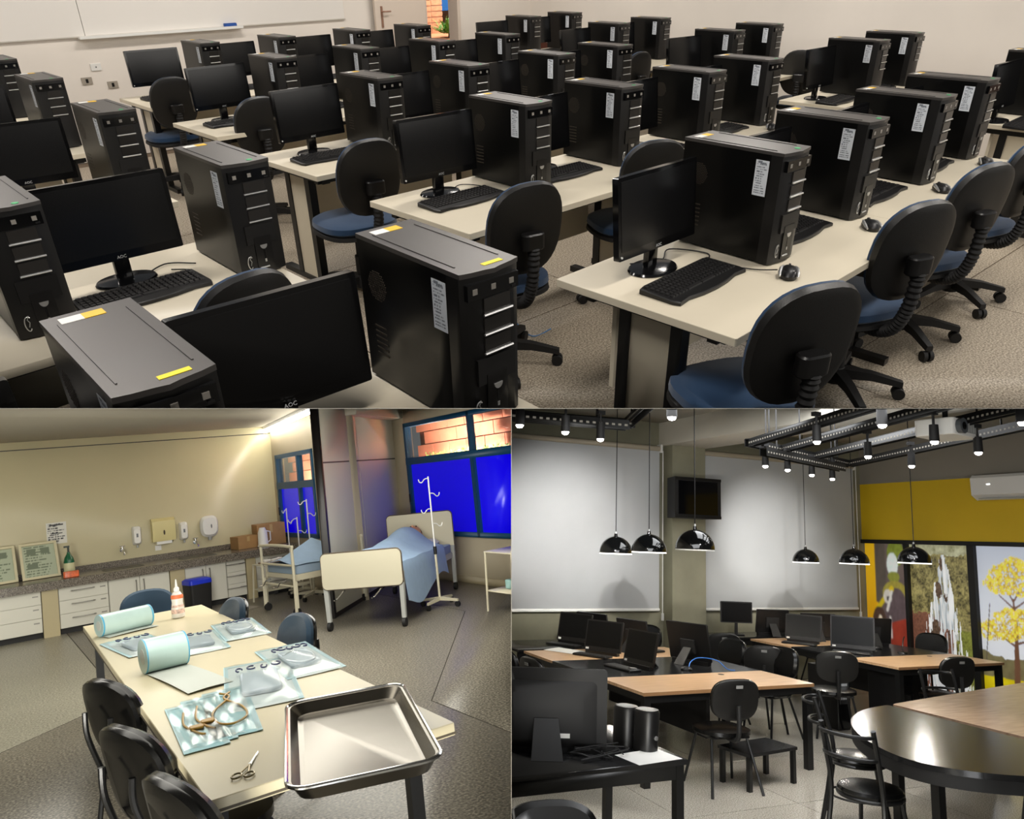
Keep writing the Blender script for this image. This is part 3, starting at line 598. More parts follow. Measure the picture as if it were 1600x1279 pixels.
brickwall('brick_wall', BX + 0.9, 8.9, 11.6, 1.2, 2.5, 0.42, 0.17, 'orange block wall outside the smaller window')
area('outdoor_daylight', 'B', (RX + 0.50, 7.95, 1.2), (0, math.radians(-125), 0), 0.4, 1.3, 260, (1, 0.97, 0.9))
area('outdoor_daylight', 'B', (BX + 0.5, 9.9, 1.1), (0, math.radians(-125), 0), 0.4, 2.2, 180, (1, 0.97, 0.9))
hg = MB(); rnd = random.Random(9)
for i in range(700):
    y = rnd.uniform(0, 4.0); z = rnd.uniform(0, 0.16); a = rnd.uniform(0, 6.28); s = rnd.uniform(.015, .035)
    c = Vector((rnd.uniform(-.08, .02), y, z)); u = Vector((0, math.cos(a), math.sin(a))) * s; v = Vector((.4, -math.sin(a), math.cos(a))) * s * .5
    o = len(hg.v); hg.v += [tuple(c - u), tuple(c + v), tuple(c + u), tuple(c - v)]; hg.f.append((o, o + 1, o + 2, o + 3))
solo('hedge', hg, mat('hedge_leaf', '#7f9a4a', .7, noise=.3, nscale=12), 'strip of leafy hedge along the foot of the orange wall', 'hedge', (RX + 0.9, 5.2, 1.62), kind='stuff')
# ceiling tube
tf = thing('ceiling_light', 'white fluorescent tube fitting on the ceiling above the counter', 'ceiling light', (3.24, 8.5, ZC - 0.07), math.radians(-8))
part(tf, 'housing', MB().prism([(-.06, .07), (.06, .07), (.035, .03), (-.035, .03)], -1.75, 1.75, 'y'), WHITE)
part(tf, 'tube', MB().cyl((0, -1.7, 0.0), (0, 1.7, 0.0), 0.026, n=12), mat('tube_glow', '#ffffff', .4, emit='#fffaf0', estr=22))
# counter
ct = thing('granite_counter', 'long grey granite counter with two sinks along the wall', 'counter', (0, 0, 0))
part(ct, 'counter_top', MB().box(-1.4, 3.49, BF - 0.05, BY - 0.005, 0.62, 0.66), GRAN); part(ct, 'front_apron', MB().box(-1.4, 3.49, BF - 0.055, BF - 0.02, 0.56, 0.66), GRAN)
part(ct, 'upstand', MB().box(-1.4, 3.49, BY - 0.03, BY - 0.005, 0.66, 0.73), GRAN)
SINKM = mat('sink_steel', '#3b3833', .35, metal=.6)
for sx in (1.25, 2.18):
    part(ct, 'sink', MB().loft([[(sx + x, BF + .33 + y, .6615) for x, y in rrect(-.24, .24, -.17, .17, .05)], [(sx + x * .93, BF + .33 + y * .9, .664) for x, y in rrect(-.24, .24, -.17, .17, .05)], [(sx + x * .9, BF + .33 + y * .86, .655) for x, y in rrect(-.24, .24, -.17, .17, .05)]]), SINKM)
def cabinet(x0, x1, kind, lab):
    t = thing('base_cabinet', lab, 'cabinet', ((x0 + x1) / 2, BF, 0), group='white base cabinets under the granite counter'); h = (x1 - x0) / 2
    part(t, 'cabinet_body', MB().box(-h, h, 0.02, 0.75, 0.07, 0.56), CAB); part(t, 'plinth', MB().box(-h, h, 0.06, 0.75, 0.0, 0.07), BLKM)
    def hnd(par, xa, za, L, vert): part(par, 'handle', MB().tube(smooth_path([(xa, 0, za), (xa, -.03, za), (xa + (0 if vert else L), -.03, za + (L if vert else 0)), (xa + (0 if vert else L), 0, za + (L if vert else 0))], 3), .006, 6), HAND)
    if kind == 'drawers':
        for z0, z1 in ((.075, .24), (.245, .40), (.405, .555)):
            d_ = part(t, 'drawer', MB().rbox(-h + .004, h - .004, 0, .02, z0, z1, .002, 1), CAB); hnd(d_, -.12, (z0 + z1) / 2 + .03, .22, False)
            part(d_, 'lock', MB().box(h - .09, h - .03, -.003, 0, z1 - .06, z1 - .045), HAND)
    else:
        for s_ in (-1, 1):
            d_ = part(t, 'cabinet_door', MB().rbox(*(sorted((s_ * .003, s_ * (h - .004)))), 0, .02, .075, .555, .002, 1), CAB); hnd(d_, s_ * .045, .36, .14, True)
    return t
cabinet(-1.25, 0.30, 'drawers', 'white drawer cabinet at the near end of the granite counter')
cabinet(0.48, 1.02, 'drawers', 'white drawer cabinet just past the first beige pier'); cabinet(1.025, 1.74, 'doors', 'white two door cabinet under the first sink')
cabinet(1.93, 2.46, 'doors', 'white two door cabinet under the second sink'); cabinet(2.465, 2.72, 'drawers', 'narrow white drawer cabinet past the second sink')
cabinet(2.86, 3.47, 'drawers', 'white drawer cabinet at the far corner behind the trolley')
for i, (a, b_) in enumerate(((.305, .475), (1.745, 1.925), (2.725, 2.855))): struct('pillar_%d' % (i + 1), MB().box(a, b_, BF - .015, BY, 0, .56), mat('pier_beige', '#b3a682', .5), 'beige masonry pier between the white cabinets')
# on the counter and the wall
def framep(x, seed, lab):
    t = thing('picture_frame', lab, 'picture frame', (x, BY - 0.30, 0.662), 0.1); M_ = Matrix.Rotation(math.radians(-22), 4, 'X')
    mb = MB(); mb.M = M_
    for bx in ((-.21, .21, 0, .03), (-.21, .21, .45, .48), (-.21, -.18, .03, .45), (.18, .21, .03, .45)): mb.box(bx[0], bx[1], -.02, 0.0, bx[2], bx[3])
    part(t, 'frame', mb, mat('frame_cream', '#cfc7a6', .5))
    part(t, 'print', paint(lines_print('#aeb79f', '#6f7a66', 12, .06, seed, heads=((.15, .42, .72, .9), (.55, .85, .72, .9), (.1, .45, .25, .42))), .36, .42, 40, 48), PRINT, (-.18, -.006 + .03 * math.sin(math.radians(22)), .03 * math.cos(math.radians(22))), (math.radians(-22), 0, 0))
framep(0.36, 11, 'cream framed notice leaning beside the green bottle'); framep(-0.10, 12, 'cream framed notice cut by the edge, leaning at the counter end')
gb = thing('pump_bottle', 'dark green pump bottle standing by the framed notice', 'bottle', (0.66, BY - .38, .662))
GB = mat('green_plastic', '#0d5a38', .25)
part(gb, 'bottle_body', MB().lathe([(.055, 0), (.062, .01), (.062, .17), (.05, .22), (.02, .27), (.018, .29)], 20), GB); part(gb, 'pump', MB().cyl((0, 0, .29), (0, 0, .36), .012).box(-.05, .015, -.012, .012, .35, .372), mat('pump_dark', '#10241c', .4))
part(gb, 'bottle_label', MB().lathe([(.0628, .05), (.0632, .055), (.0632, .15), (.0628, .155)], 20, cap=False), mat('pale_label', '#c9c7a0', .5))
solo('sponge_pack', MB().rbox(-.085, .085, -.04, .04, 0, .075, .02), mat('orange_wrap', '#d86a3f', .35, noise=.35, nscale=22), 'small orange wrapped pack before the green bottle', 'sponge pack', (.64, BF + .12, .662))
pn = thing('wall_notice', 'white printed notice taped to the wall above the counter', 'notice', (.46, BY - .004, 1.06))
part(pn, 'paper', paint(lines_print('#d8d7cf', '#2f2f33', 10, .08, 3, heads=((.15, .85, .86, .93), (.2, .8, .47, .52))), .23, .28, 36, 44), PRINT)
solo('tap_sign', MB().box(-.04, .04, -.004, 0, -.035, .035).box(-.025, .025, -.0055, -.004, -.012, .012), WHITE, 'small white label under the yellow towel dispenser', 'sign', (1.79, BY, .82))
def disp(x, z, kind, lab):
    t = thing('wall_dispenser', lab, 'dispenser', (x, BY, z), group='dispensers on the wall above the sinks')
    if kind == 'soap':
        part(t, 'cover', MB().loft([[(a, 0, c) for a, c in rrect(-.055, .055, -.13, .13, .03)], [(a, -.07, c) for a, c in rrect(-.052, .052, -.12, .125, .03)], [(a, -.10, c) for a, c in rrect(-.04, .04, -.10, .09, .03)]]), WHITE)
        part(t, 'nozzle', MB().cyl((0, -.05, -.13), (0, -.05, -.165), .014), GREYP); part(t, 'window_slit', MB().box(-.012, .012, -.102, -.099, -.02, .03), mat('slit_grey', '#6d7176', .4))
    elif kind == 'towel':
        part(t, 'cover', MB().prism([(0, -.15), (-.11, -.15), (-.13, -.05), (-.12, .13), (-.07, .17), (0, .17)], -.15, .15, 'x'), mat('towel_yellow', '#d9cd94', .4)); part(t, 'paper_slot', MB().box(-.10, .10, -.10, -.02, -.19, -.148), WHITE); part(t, 'key_window', MB().prism(ell(0, -.03, .012, .035, 12), -.134, -.12, 'y'), mat('window_dark', '#3a2c1c', .4))
    else:
        part(t, 'cover', MB().loft([[(a, 0, c) for a, c in ell(0, 0, .12, .15, 28, 3)], [(a, -.07, c) for a, c in ell(0, 0, .125, .155, 28, 3)], [(a, -.11, c) for a, c in ell(0, 0, .10, .12, 28, 3)]]), WHITE); part(t, 'paper_end', MB().cyl((0, -.05, -.15), (0, -.05, -.20), .03, .024), GREYP); part(t, 'key_window', MB().prism(ell(0.02, 0, .01, .03, 12), -.113, -.1, 'y'), mat('slit_grey', '#6d7176', .4))
disp(1.52, 1.03, 'soap', 'white soap dispenser left of the yellow towel dispenser'); disp(1.86, 1.06, 'towel', 'pale yellow paper towel dispenser on the wall'); disp(2.13, 1.01, 'soap', 'slim white soap dispenser between the towel dispensers'); disp(2.48, 1.03, 'roll', 'large round white paper dispenser near the corner')
for x, z, lab in ((1.33, .86, 'chrome wall tap over the first sink'), (2.28, .83, 'chrome wall tap over the second sink')):
    t = thing('wall_tap', lab, 'tap', (x, BY, z), group='wall taps over the sinks')
    part(t, 'spout', MB().tube(smooth_path([(0, 0, 0), (0, -.08, 0), (0, -.16, -.02), (0, -.18, -.06)], 4), .012, 8), CHROME); part(t, 'tap_handle', MB().cyl((0, -.05, .01), (0, -.05, .05), .01).box(-.035, .035, -.06, -.04, .05, .06), CHROME); part(t, 'flange', MB().cyl((0, 0, 0), (0, -.01, 0), .028), CHROME)
CARD = mat('cardboard', '#a57f52', .8, noise=.08, nscale=8)
def carton(x, y, w_, d_, h_, rz, lab):
    t = thing('cardboard_box', lab, 'box', (x, y, .662), rz, group='cardboard boxes at the end of the counter')
    part(t, 'box_body', MB().box(-w_, w_, -d_, d_, 0, h_), CARD); part(t, 'flap', MB().box(-w_, -.004, -d_, d_, h_, h_ + .006), CARD); part(t, 'flap', MB().box(.004, w_, -d_, d_, h_, h_ + .006), CARD); part(t, 'tape', MB().box(-.02, .02, -d_ - .001, -d_, h_ * .6, h_), mat('tape_tan', '#b99c6a', .3))
carton(2.88, BY - .35, .15, .15, .17, .1, 'low cardboard box, nearest on the counter end'); carton(3.26, BY - .28, .2, .2, .30, -.1, 'taller brown cardboard box by the small window')
jg = thing('jug', 'white plastic jug between the cardboard boxes', 'jug', (3.08, BF + .3, .662))
part(jg, 'jug_body', MB().lathe([(.075, 0), (.085, .01), (.07, .03), (.065, .2), (.05, .24), (.04, .27)], 20), WHITE); part(jg, 'handle', MB().tube([(.05, 0, .22), (.11, 0, .2), (.11, 0, .08), (.065, 0, .05)], .01, 6), WHITE)
bn = thing('waste_bin', 'black waste bin with a bright blue lid by the cabinets', 'bin', (2.02, BF - .22, 0), .2)
part(bn, 'bin_body', MB().loft([[(x, y, 0) for x, y in rrect(-.13, .13, -.12, .12, .03)], [(x * 1.12, y * 1.12, .36) for x, y in rrect(-.13, .13, -.12, .12, .03)]]), BLKM); part(bn, 'bin_lid', MB().loft([[(x * 1.15, y * 1.15, .36) for x, y in rrect(-.13, .13, -.12, .12, .03)], [(x * 1.13, y * 1.13, .41) for x, y in rrect(-.13, .13, -.12, .12, .03)], [(x * .9, y * .9, .43) for x, y in rrect(-.13, .13, -.12, .12, .03)]]), mat('lid_blue', '#1530c8', .4))
solo('floor_drain_cover', MB().rbox(-.28, .28, -.2, .2, 0, .004, .01), mat('drain_grey', '#8d867c', .5, noise=.15), 'pale rectangular cover set in the floor by the cabinets', 'floor plate', (2.33, 8.35, 0.0005), (0, 0, .3))
# ---- work table
TX, TY, TRZ, TW, TL = 0.533, 2.185, math.radians(-1.7), 0.75, 3.72
tb = thing('work_table', 'long cream work table covered with sterile packs', 'table', (TX, TY, 0), TRZ)
part(tb, 'tabletop', MB().rbox(-TW / 2, TW / 2, -TL / 2, TL / 2, .71, .75, .006, 2), CREAMT); part(tb, 'edge_band', MB().box(-TW / 2 - .002, TW / 2 + .002, -TL / 2 - .002, TL / 2 + .002, .715, .722), mat('edge_dark', '#4d4537', .6))
for sx in (-1, 1):
    for sy in (-1, 0, 1): part(tb, 'leg', MB().box(sx * .31 - .022, sx * .31 + .022, sy * 1.65 - .022, sy * 1.65 + .022, 0, .71), STEEL_K)
    part(tb, 'rail', MB().box(sx * .31 - .015, sx * .31 + .015, -1.65, 1.65, .66, .71), STEEL_K)
def on_table(u, v): # table-local to room
    c, s_ = math.cos(TRZ), math.sin(TRZ); return (TX + u * c - v * s_, TY + u * s_ + v * c)
# tray
tr = thing('steel_tray', 'deep stainless steel tray at the near end of the table', 'tray', (.56, .42, .752), math.radians(-19))
TRM = mat('tray_steel', '#78736a', .26, metal=1.0, bump=.04, bscale=7)
W_, L_ = .195, .39
part(tr, 'tray_pan', MB().loft([[(x, y, .0) for x, y in rrect(-W_ + .02, W_ - .02, -L_ + .02, L_ - .02, .05)], [(x, y, .038) for x, y in rrect(-W_, W_, -L_, L_, .055)], [(x, y, .041) for x, y in rrect(-W_ - .012, W_ + .012, -L_ - .012, L_ + .012, .06)], [(x, y, .045) for x, y in rrect(-W_ - .01, W_ + .01, -L_ - .01, L_ + .01, .06)], [(x, y, .041) for x, y in rrect(-W_ + .004, W_ - .004, -L_ + .004, L_ - .004, .053)], [(x, y, .008) for x, y in rrect(-W_ + .026, W_ - .026, -L_ + .026, L_ - .026, .046)], [(x, y, .005) for x, y in rrect(-W_ + .036, W_ - .036, -L_ + .036, L_ - .036, .04)]]), TRM)
part(tr, 'rim', MB().tube([(x, y, .043) for x, y in rrect(-W_ - .008, W_ + .008, -L_ - .008, L_ + .008, .06, 6)], .006, 8, closed=True), CHROME)
# scissors
scs = thing('scissors', 'small steel scissors lying beside the tray', 'scissors', (.26, .50, .753), math.radians(-30)); scs.scale = (.8, .8, .8)
part(scs, 'blade', MB().prism([(-.006, -.01), (.004, -.01), (.003, .12), (.0, .135)], 0, .003), CHROME); part(scs, 'blade', MB().prism([(-.003, -.01), (.007, -.01), (.001, .135), (-.001, .12)], .003, .006), CHROME)
for s_ in (-1, 1): part(scs, 'finger_ring', MB().tube([(s_ * .022 + .017 * math.cos(a), -.10 + .024 * math.sin(a), .004) for a in [2 * PI * i / 16 for i in range(16)]], .0035, 6, closed=True).tube([(0, -.005, .004), (s_ * .007, -.04, .004), (s_ * .014, -.078, .004)], .0035, 6), mat('steel_warm', '#8f8468', .3, metal=.9))
part(scs, 'pivot', MB().cyl((0, 0, 0), (0, 0, .008), .005), CHROME)
# reels of pouch film
REEL = mat('reel_teal', '#b2cac6', .3, noise=.05, nscale=10); REELP = mat('reel_paper', '#c3c8c0', .6); REELE = mat('reel_edge_blue', '#4fa3c8', .4)
def reel(x, y, rz, hl, r, flap, lab):
    t = thing('pouch_reel', lab, 'reel', (x, y, .752), rz)
    part(t, 'roll', MB().cyl((-hl, 0, r), (hl, 0, r), r, n=28), REEL)
    for s_ in (-1, 1): part(t, 'blue_edge', MB().cyl((s_ * hl * .985, 0, r), (s_ * hl * .93, 0, r), r + .0012, n=28), REELE)
    part(t, 'core', MB().cyl((-hl - .001, 0, r), (-hl + .01, 0, r), r * .45, n=20), REELP)
    part(t, 'loose_sheet', MB().sheet(lambda u, v: (-hl * .97 + 2 * hl * .97 * u, -flap * v, .0015 + .008 * math.sin(v * 2.6) * (1 if flap > .2 else .3) + .004 * v * math.sin(u * 3)), 8, 12, .001), REELP)
reel(.385, 3.50, .28, .155, .065, .12, 'wide teal reel of pouch film at the far end of the table'); reel(.345, 2.12, .10, .095, .078, .60, 'narrow teal reel with a long paper tail')
# sterile pouches
POUCH_P = mat('pouch_paper', '#cfd8d8', .6); FILM = mat_glass('pouch_film', '#fcfefe', .16, .25); BANDB = mat('pouch_blue_edge', '#aed0d8', .4); INK = mat('navy_ink', '#232a55', .5); TUBEM = mat('amber_tube', '#a8802c', .3); CONT = mat('clear_item', '#c6d0d6', .25); CONT_W = mat('folded_cloth', '#b4c0ca', .6)
def pouch(x, y, rz, hw, hl, kind, lab):
    t = thing('sterile_pouch', lab, 'pouch', (x, y, .752), rz, group='sterile pouches on the work table'); rn = random.Random(len(lab))
    ph = rn.uniform(0, 6)
    wav = lambda u, v, k=1: .003 + .004 * k * math.sin(u * 5 + ph) * math.sin(v * 4 + ph)
    blue = kind in ('tube', 'clip')
    part(t, 'paper_back', MB().sheet(lambda u, v: (-hw + 2 * hw * u, -hl + 2 * hl * v, wav(u, v, .4)), 8, 10, .001), mat('pouch_blue', '#9ccbd4', .5) if blue else POUCH_P)
    e = .018
    for a, b_, c, d_ in ((-hw, -hw + e, -hl, hl), (hw - e, hw, -hl, hl), (-hw + e, hw - e, hl - e * 1.5, hl)):
        part(t, 'sealed_edge', MB().sheet(lambda u, v: (a + (b_ - a) * u, c + (d_ - c) * v, .0045 + .4 * (wav((a + (b_ - a) * u + hw) / 2 / hw, (c + (d_ - c) * v + hl) / 2 / hl) - .003)), 3, 8, .0008), BANDB)
    if kind == 'clip':
        part(t, 'contents', MB().tube(smooth_path([(-.02, hl * .5, .012), (-.035, .0, .010), (-.01, -hl * .4, .010), (.012, -hl * .55, .010)], 6), .0042, 8).rbox(-.025, .02, -hl * .3, -hl * .18, .008, .018, .006), TUBEM, label='short amber tube')
    elif kind == 'tube':
        part(t, 'contents', MB().tube(smooth_path([(-.02, hl * .75, .012), (.01, hl * .5, .012), (-.055, .0, .010), (-.05, -hl * .45, .010), (.0, -hl * .62, .010), (.05, -hl * .42, .010), (.045, .0, .010), (-.01, hl * .45, .014), (.015, hl * .7, .014)], 6), .0042, 8), TUBEM, label='amber rubber tube')
        part(t, 'lettering', text_mesh('STERIL', .022, .0003), WHITE, (0, -hl + .012, .0055))
    else:
        part(t, 'contents', MB().rbox(-hw * .55, hw * .55, -hl * .55, hl * .35, .004, .022, .03), CONT_W)
        if kind == 'mask': part(t, 'contents', MB().tube(smooth_path([(-hw * .5, -hl * .2, .02), (-hw * .2, -hl * .5, .024), (hw * .3, -hl * .45, .024), (hw * .5, 0, .02), (hw * .1, hl * .3, .022), (-hw * .45, hl * .1, .02)], 6), .006, 8), CONT)
        k = 5 if kind == 'mask' else 4
        for i in range(k):
            cx = (-.5 + i / (k - 1)) * hw * 1.1; pts = [(cx + .018 * math.cos(a) * (1 if i % 2 else .7), hl * .42 + .03 * math.sin(a) + (.012 if i % 2 else 0), .030) for a in [i + 4.6 * q / 9 for q in range(10)]]
            part(t, 'marker_writing', MB().tube(pts, .0035, 5), INK)
    part(t, 'film', MB().sheet(lambda u, v: (-hw * .97 + 2 * hw * .97 * u, -hl * .97 + 2 * hl * .97 * v, .010 + (.0 if blue else .018) * (math.sin(PI * u) * math.sin(PI * v)) ** .6 + (.006 if blue else .003) * math.sin(u * 11 + ph) * math.sin(v * 9 + ph)), 12, 14, .0006), FILM)
pouch(.36, 2.88, .10, .13, .30, 'pack', 'sterile pouch behind the narrow reel'); pouch(.60, 2.58, -.12, .125, .30, 'pack', 'sterile pouch in the middle, between the reel and the chairs')
pouch(.86, 2.72, -.12, .12, .30, 'mask', 'farthest sterile pouch on the chair side of the table'); pouch(.82, 1.66, -.10, .125, .34, 'mask', 'sterile pouch with coiled clear tubing by the table edge')
pouch(.575, 1.42, -.25, .14, .38, 'pack', 'largest sterile pouch, centre of the table near the tray')
pouch(.235, 1.06, -.10, .07, .30, 'clip', 'blue tube pouch at the bottom of the fan of three'); pouch(.285, 1.10, -.15, .07, .31, 'clip', 'blue tube pouch in the middle of the fan of three'); pouch(.37, 1.12, -.20, .085, .32, 'tube', 'blue pouch with amber tube, topmost of the fan of three')
sb = thing('spray_bottle', 'white squeeze bottle with a pointed cap on the table', 'bottle', (.72, 3.62, .752))
part(sb, 'bottle_body', MB().lathe([(.035, 0), (.042, .006), (.040, .06), (.034, .10), (.038, .14), (.024, .165), (.015, .17)], 22), mat('bottle_white', '#e2ddd5', .35)); part(sb, 'cap', MB().lathe([(.018, .17), (.018, .19), (.009, .20), (.004, .245), (.002, .25)], 16), WHITE)
part(sb, 'bottle_label', MB().lathe([(.0412, .03), (.0405, .055), (.0365, .085)], 22, cap=False), mat('label_print', '#d8b9ac', .5, noise=.4, nscale=60)); part(sb, 'orange_mark', MB().lathe([(.0375, .125), (.0385, .14), (.034, .15)], 22, cap=False), mat('orange_mark', '#e0784a', .5))
# ---- chairs around the table
def side_chair(x, y, rz, mback, lab, grp):
    t = thing('side_chair', lab, 'chair', (x, y, 0), rz, group=grp)
    def pad(c, a, b_, th): return c
    part(t, 'seat', MB().loft([[(p, q, .43) for p, q in ell(0, 0, .20, .20, 28, 2.6)], [(p, q, .445) for p, q in ell(0, 0, .215, .215, 28, 2.6)], [(p, q, .475) for p, q in ell(0, 0, .215, .215, 28, 2.6)], [(p, q, .49) for p, q in ell(0, 0, .17, .17, 28, 2.6)]]), mback)
    M_ = Matrix.Translation((0, -.235, .70)) @ Matrix.Rotation(math.radians(10), 4, 'X')
    bk = lambda yy, k: [(p * k, yy + .05 * (p / .2) ** 2 * .6, q * k) for p, q in ell(0, 0, .195, .155, 32, 2.5)]
    mb = MB(); mb.M = M_; mb.loft([bk(-.02, .8), bk(-.014, .97), bk(0, 1), bk(.008, .99)]); part(t, 'back_shell', mb, mat('shell_gloss_black', '#080808', .22))
    mb = MB(); mb.M = M_; mb.loft([bk(.006, .99), bk(.022, 1.0), bk(.04, .9), bk(.046, .6)]); part(t, 'backrest', mb, mback)
    for s_ in (-1, 1):
        part(t, 'leg', MB().tube(smooth_path([(s_ * .19, .20, 0), (s_ * .17, .16, .40), (s_ * .15, .10, .43)], 5), .011, 8), STEEL_K)
        part(t, 'leg', MB().tube(smooth_path([(s_ * .19, -.24, 0), (s_ * .17, -.18, .40), (s_ * .13, -.20, .45), (s_ * .10, -.265, .62), (s_ * .10, -.27, .72)], 5), .011, 8), STEEL_K)
    part(t, 'seat_frame', MB().tube([(-.15, .1, .425), (.15, .1, .425), (.13, -.18, .425), (-.13, -.18, .425)], .01, 6, closed=True), STEEL_K)
side_chair(.68, 4.42, PI - .15, TEAL, 'teal chair pushed up to the far end of the table', 'teal chairs around the work table'); side_chair(.78, 3.28, PI / 2 + .1, TEAL, 'farther teal chair on the bed side of the table', 'teal chairs around the work table'); side_chair(.82, 2.22, PI / 2 + .1, TEAL, 'nearer teal chair on the bed side of the table', 'teal chairs around the work table')
side_chair(.26, 1.78, -PI / 2 + .35, VINYL, 'black vinyl chair farther along the near side of the table', 'black vinyl chairs'); side_chair(.22, .98, -PI / 2 + .3, VINYL, 'black vinyl chair nearest the viewer at the table', 'black vinyl chairs'); side_chair(.24, .36, -PI / 2 + .2, VINYL, 'black vinyl chair mostly hidden under the near table end', 'black vinyl chairs')
# ---- hospital bed
SHEET = mat('sheet_blue', '#9fb9d6', .8, noise=.04, nscale=12)
def bed(x, y, rz, Lb, Wb, style, lab):
    t = thing('hospital_bed', lab, 'bed', (x, y, 0), rz, group='hospital beds'); h = Wb / 2
    fm = IVORY if style == 'tube' else GREYP
    if style == 'board':
        for yy, zb, zt in ((0, .42, .78), (Lb, .45, .98)):
            b_ = part(t, 'footboard' if yy == 0 else 'headboard', MB().prism(rrect(-h, h, zb, zt, .05, 4), yy - .012, yy + .012, 'y'), mat('board_cream', '#c9c3ad', .4))
            part(b_, 'edge_trim', MB().tube([(p, yy, q) for p, q in rrect(-h, h, zb, zt, .05, 4)], .012, 6, closed=True), mat('trim_brown', '#54493c', .5))
    else:
        for yy in (0, Lb): part(t, 'end_rail', MB().tube(smooth_path([(-h, yy, .05), (-h, yy, .72), (-h + .06, yy, .80), (h - .06, yy, .80), (h, yy, .72), (h, yy, .05)], 5), .018, 8).cyl((-h, yy, .58), (h, yy, .58), .014).cyl((-h, yy, .34), (h, yy, .34), .014), fm)
    for sx in (-1, 1):
        for yy in (0.02, Lb - .02):
            if style == 'board':
                lg = part(t, 'leg', MB().loft([[(sx * (h - .03) + p, yy + q, .09) for p, q in rrect(-.022, .022, -.022, .022, .005, 1)], [(sx * (h - .02) + p * 1.2, yy + q * 1.2, .55) for p, q in rrect(-.022, .022, -.022, .022, .005, 1)]]), fm)
            else: lg = part(t, 'leg', MB().cyl((sx * h, yy, .09), (sx * h, yy, .4), .018), fm)
            part(lg, 'caster', MB().cyl((sx * (h - .03) - .018, yy, .045), (sx * (h - .03) + .018, yy, .045), .045, n=16).cyl((sx * (h - .03), yy, .05), (sx * (h - .03), yy, .1), .012), BLKM)
        part(t, 'side_rail', MB().box(sx * (h - .04) - .015, sx * (h - .04) + .015, 0.02, Lb - .02, .40, .46), fm)
        cr = part(t, 'crank', MB().tube([(sx * .2, .0, .40), (sx * .2, -.07, .39), (sx * .2 - .06, -.08, .33), (sx * .2 - .06, -.14, .33)], .008, 6), CHROME)
    part(t, 'bed_base', MB().box(-h + .03, h - .03, .03, Lb - .03, .42, .47), fm); part(t, 'mattress', MB().rbox(-h + .03, h - .03, .04, Lb - .04, .47, .57, .05), mat('mattress_blue', '#8fa3b8', .7))
    return t
BA = math.atan2(-.72, .69)
def bedpt(u, v): c, s_ = math.cos(BA), math.sin(BA); return (2.84 + u * c - v * s_, 5.47 + u * s_ + v * c)
bed(2.84, 5.47, BA, 2.0, .86, 'board', 'hospital bed with cream end boards beside the partition')
solo('pillow', MB().loft([[(x, y, 0) for x, y in rrect(-.26, .26, -.17, .17, .06)], [(x * 1.08, y * 1.08, .045) for x, y in rrect(-.26, .26, -.17, .17, .06)], [(x * .9, y * .9, .09) for x, y in rrect(-.26, .26, -.17, .17, .06)], [(x * .5, y * .5, .105) for x, y in rrect(-.26, .26, -.17, .17, .06)]]), mat('pillow_white', '#d5d5d2', .8), 'white pillow at the head of the boarded bed', 'pillow', (*bedpt(0, 1.74), .572), (0, 0, BA))
SKIN = mat('mannequin_skin', '#c58a6a', .5)
mn = thing('mannequin', 'training mannequin lying in bed under a pale blue sheet', 'mannequin', (*bedpt(-.02, 1.5), .575), BA)
hd = MB(); rings = []
for i, (yy, rx, rz_, zc) in enumerate(((-1.25, .10, .05, .06), (-.9, .14, .08, .09), (-.45, .18, .10, .11), (-.10, .20, .11, .12), (.06, .18, .09, .11), (.12, .06, .055, .12), (.17, .055, .06, .13), (.21, .075, .085, .15), (.28, .085, .105, .16), (.35, .083, .105, .165), (.41, .06, .08, .16), (.435, .02, .03, .15))):
    rings.append([(rx * math.cos(a), yy, zc + rz_ * math.sin(a)) for a in [2 * PI * k / 20 for k in range(20)]])
hd.loft(rings); hd.loft([[(-.014, .27, .255), (.014, .27, .255), (0, .30, .25)], [(-.006, .275, .285), (.006, .275, .285), (0, .31, .262)]])
part(mn, 'body', hd, SKIN)
for s_ in (-1, 1):
    part(mn, 'ear', MB().lathe([(.0, -.012), (.02, -.006), (.024, .004), (.012, .012), (0, .013)], 12, c=(s_ * .088, .30, .165)), SKIN); part(mn, 'eye', MB().lathe([(0, -.006), (.012, -.004), (.013, .002), (.006, .007), (0, .008)], 10, c=(s_ * .034, .315, .262)), mat('eye_dark', '#3a2a22', .4))
part(mn, 'mouth', MB().tube([(-.025, .235, .238), (0, .232, .244), (.025, .235, .238)], .006, 6), mat('lip', '#9a5a4a', .5))
part(mn, 'hair', MB().lathe([(.082, 0), (.086, .02), (.07, .05), (.03, .068), (0, .07)], 18, c=(0, 0, 0)), mat('hair_brown', '#5b4535', .8), (0, .36, .16), (math.radians(-90), 0, 0))
def drape(u, v):
    yy = -1.40 + 1.52 * v; xx = -.46 + 1.02 * u
    mound = .23 * math.exp(-((xx) / .24) ** 2) * (0.75 + .35 * math.exp(-((yy + .05) / .5) ** 2)); z = .03 + mound + .008 * math.sin(9 * u + 4 * v) + .006 * math.sin(17 * v)
    if abs(xx) > .42: k = abs(xx) - .42; xx = math.copysign(.42 + k * .25, xx); z -= k * (2.6 + .6 * math.sin(6 * v)); 
    return (xx, yy, z)
part(mn, 'sheet', MB().sheet(drape, 40, 36, .004), SHEET, label='pale blue cotton sheet')
bed(2.62, 7.42, math.radians(-84), .92, .86, 'tube', 'tube framed hospital bed half hidden by the partition')
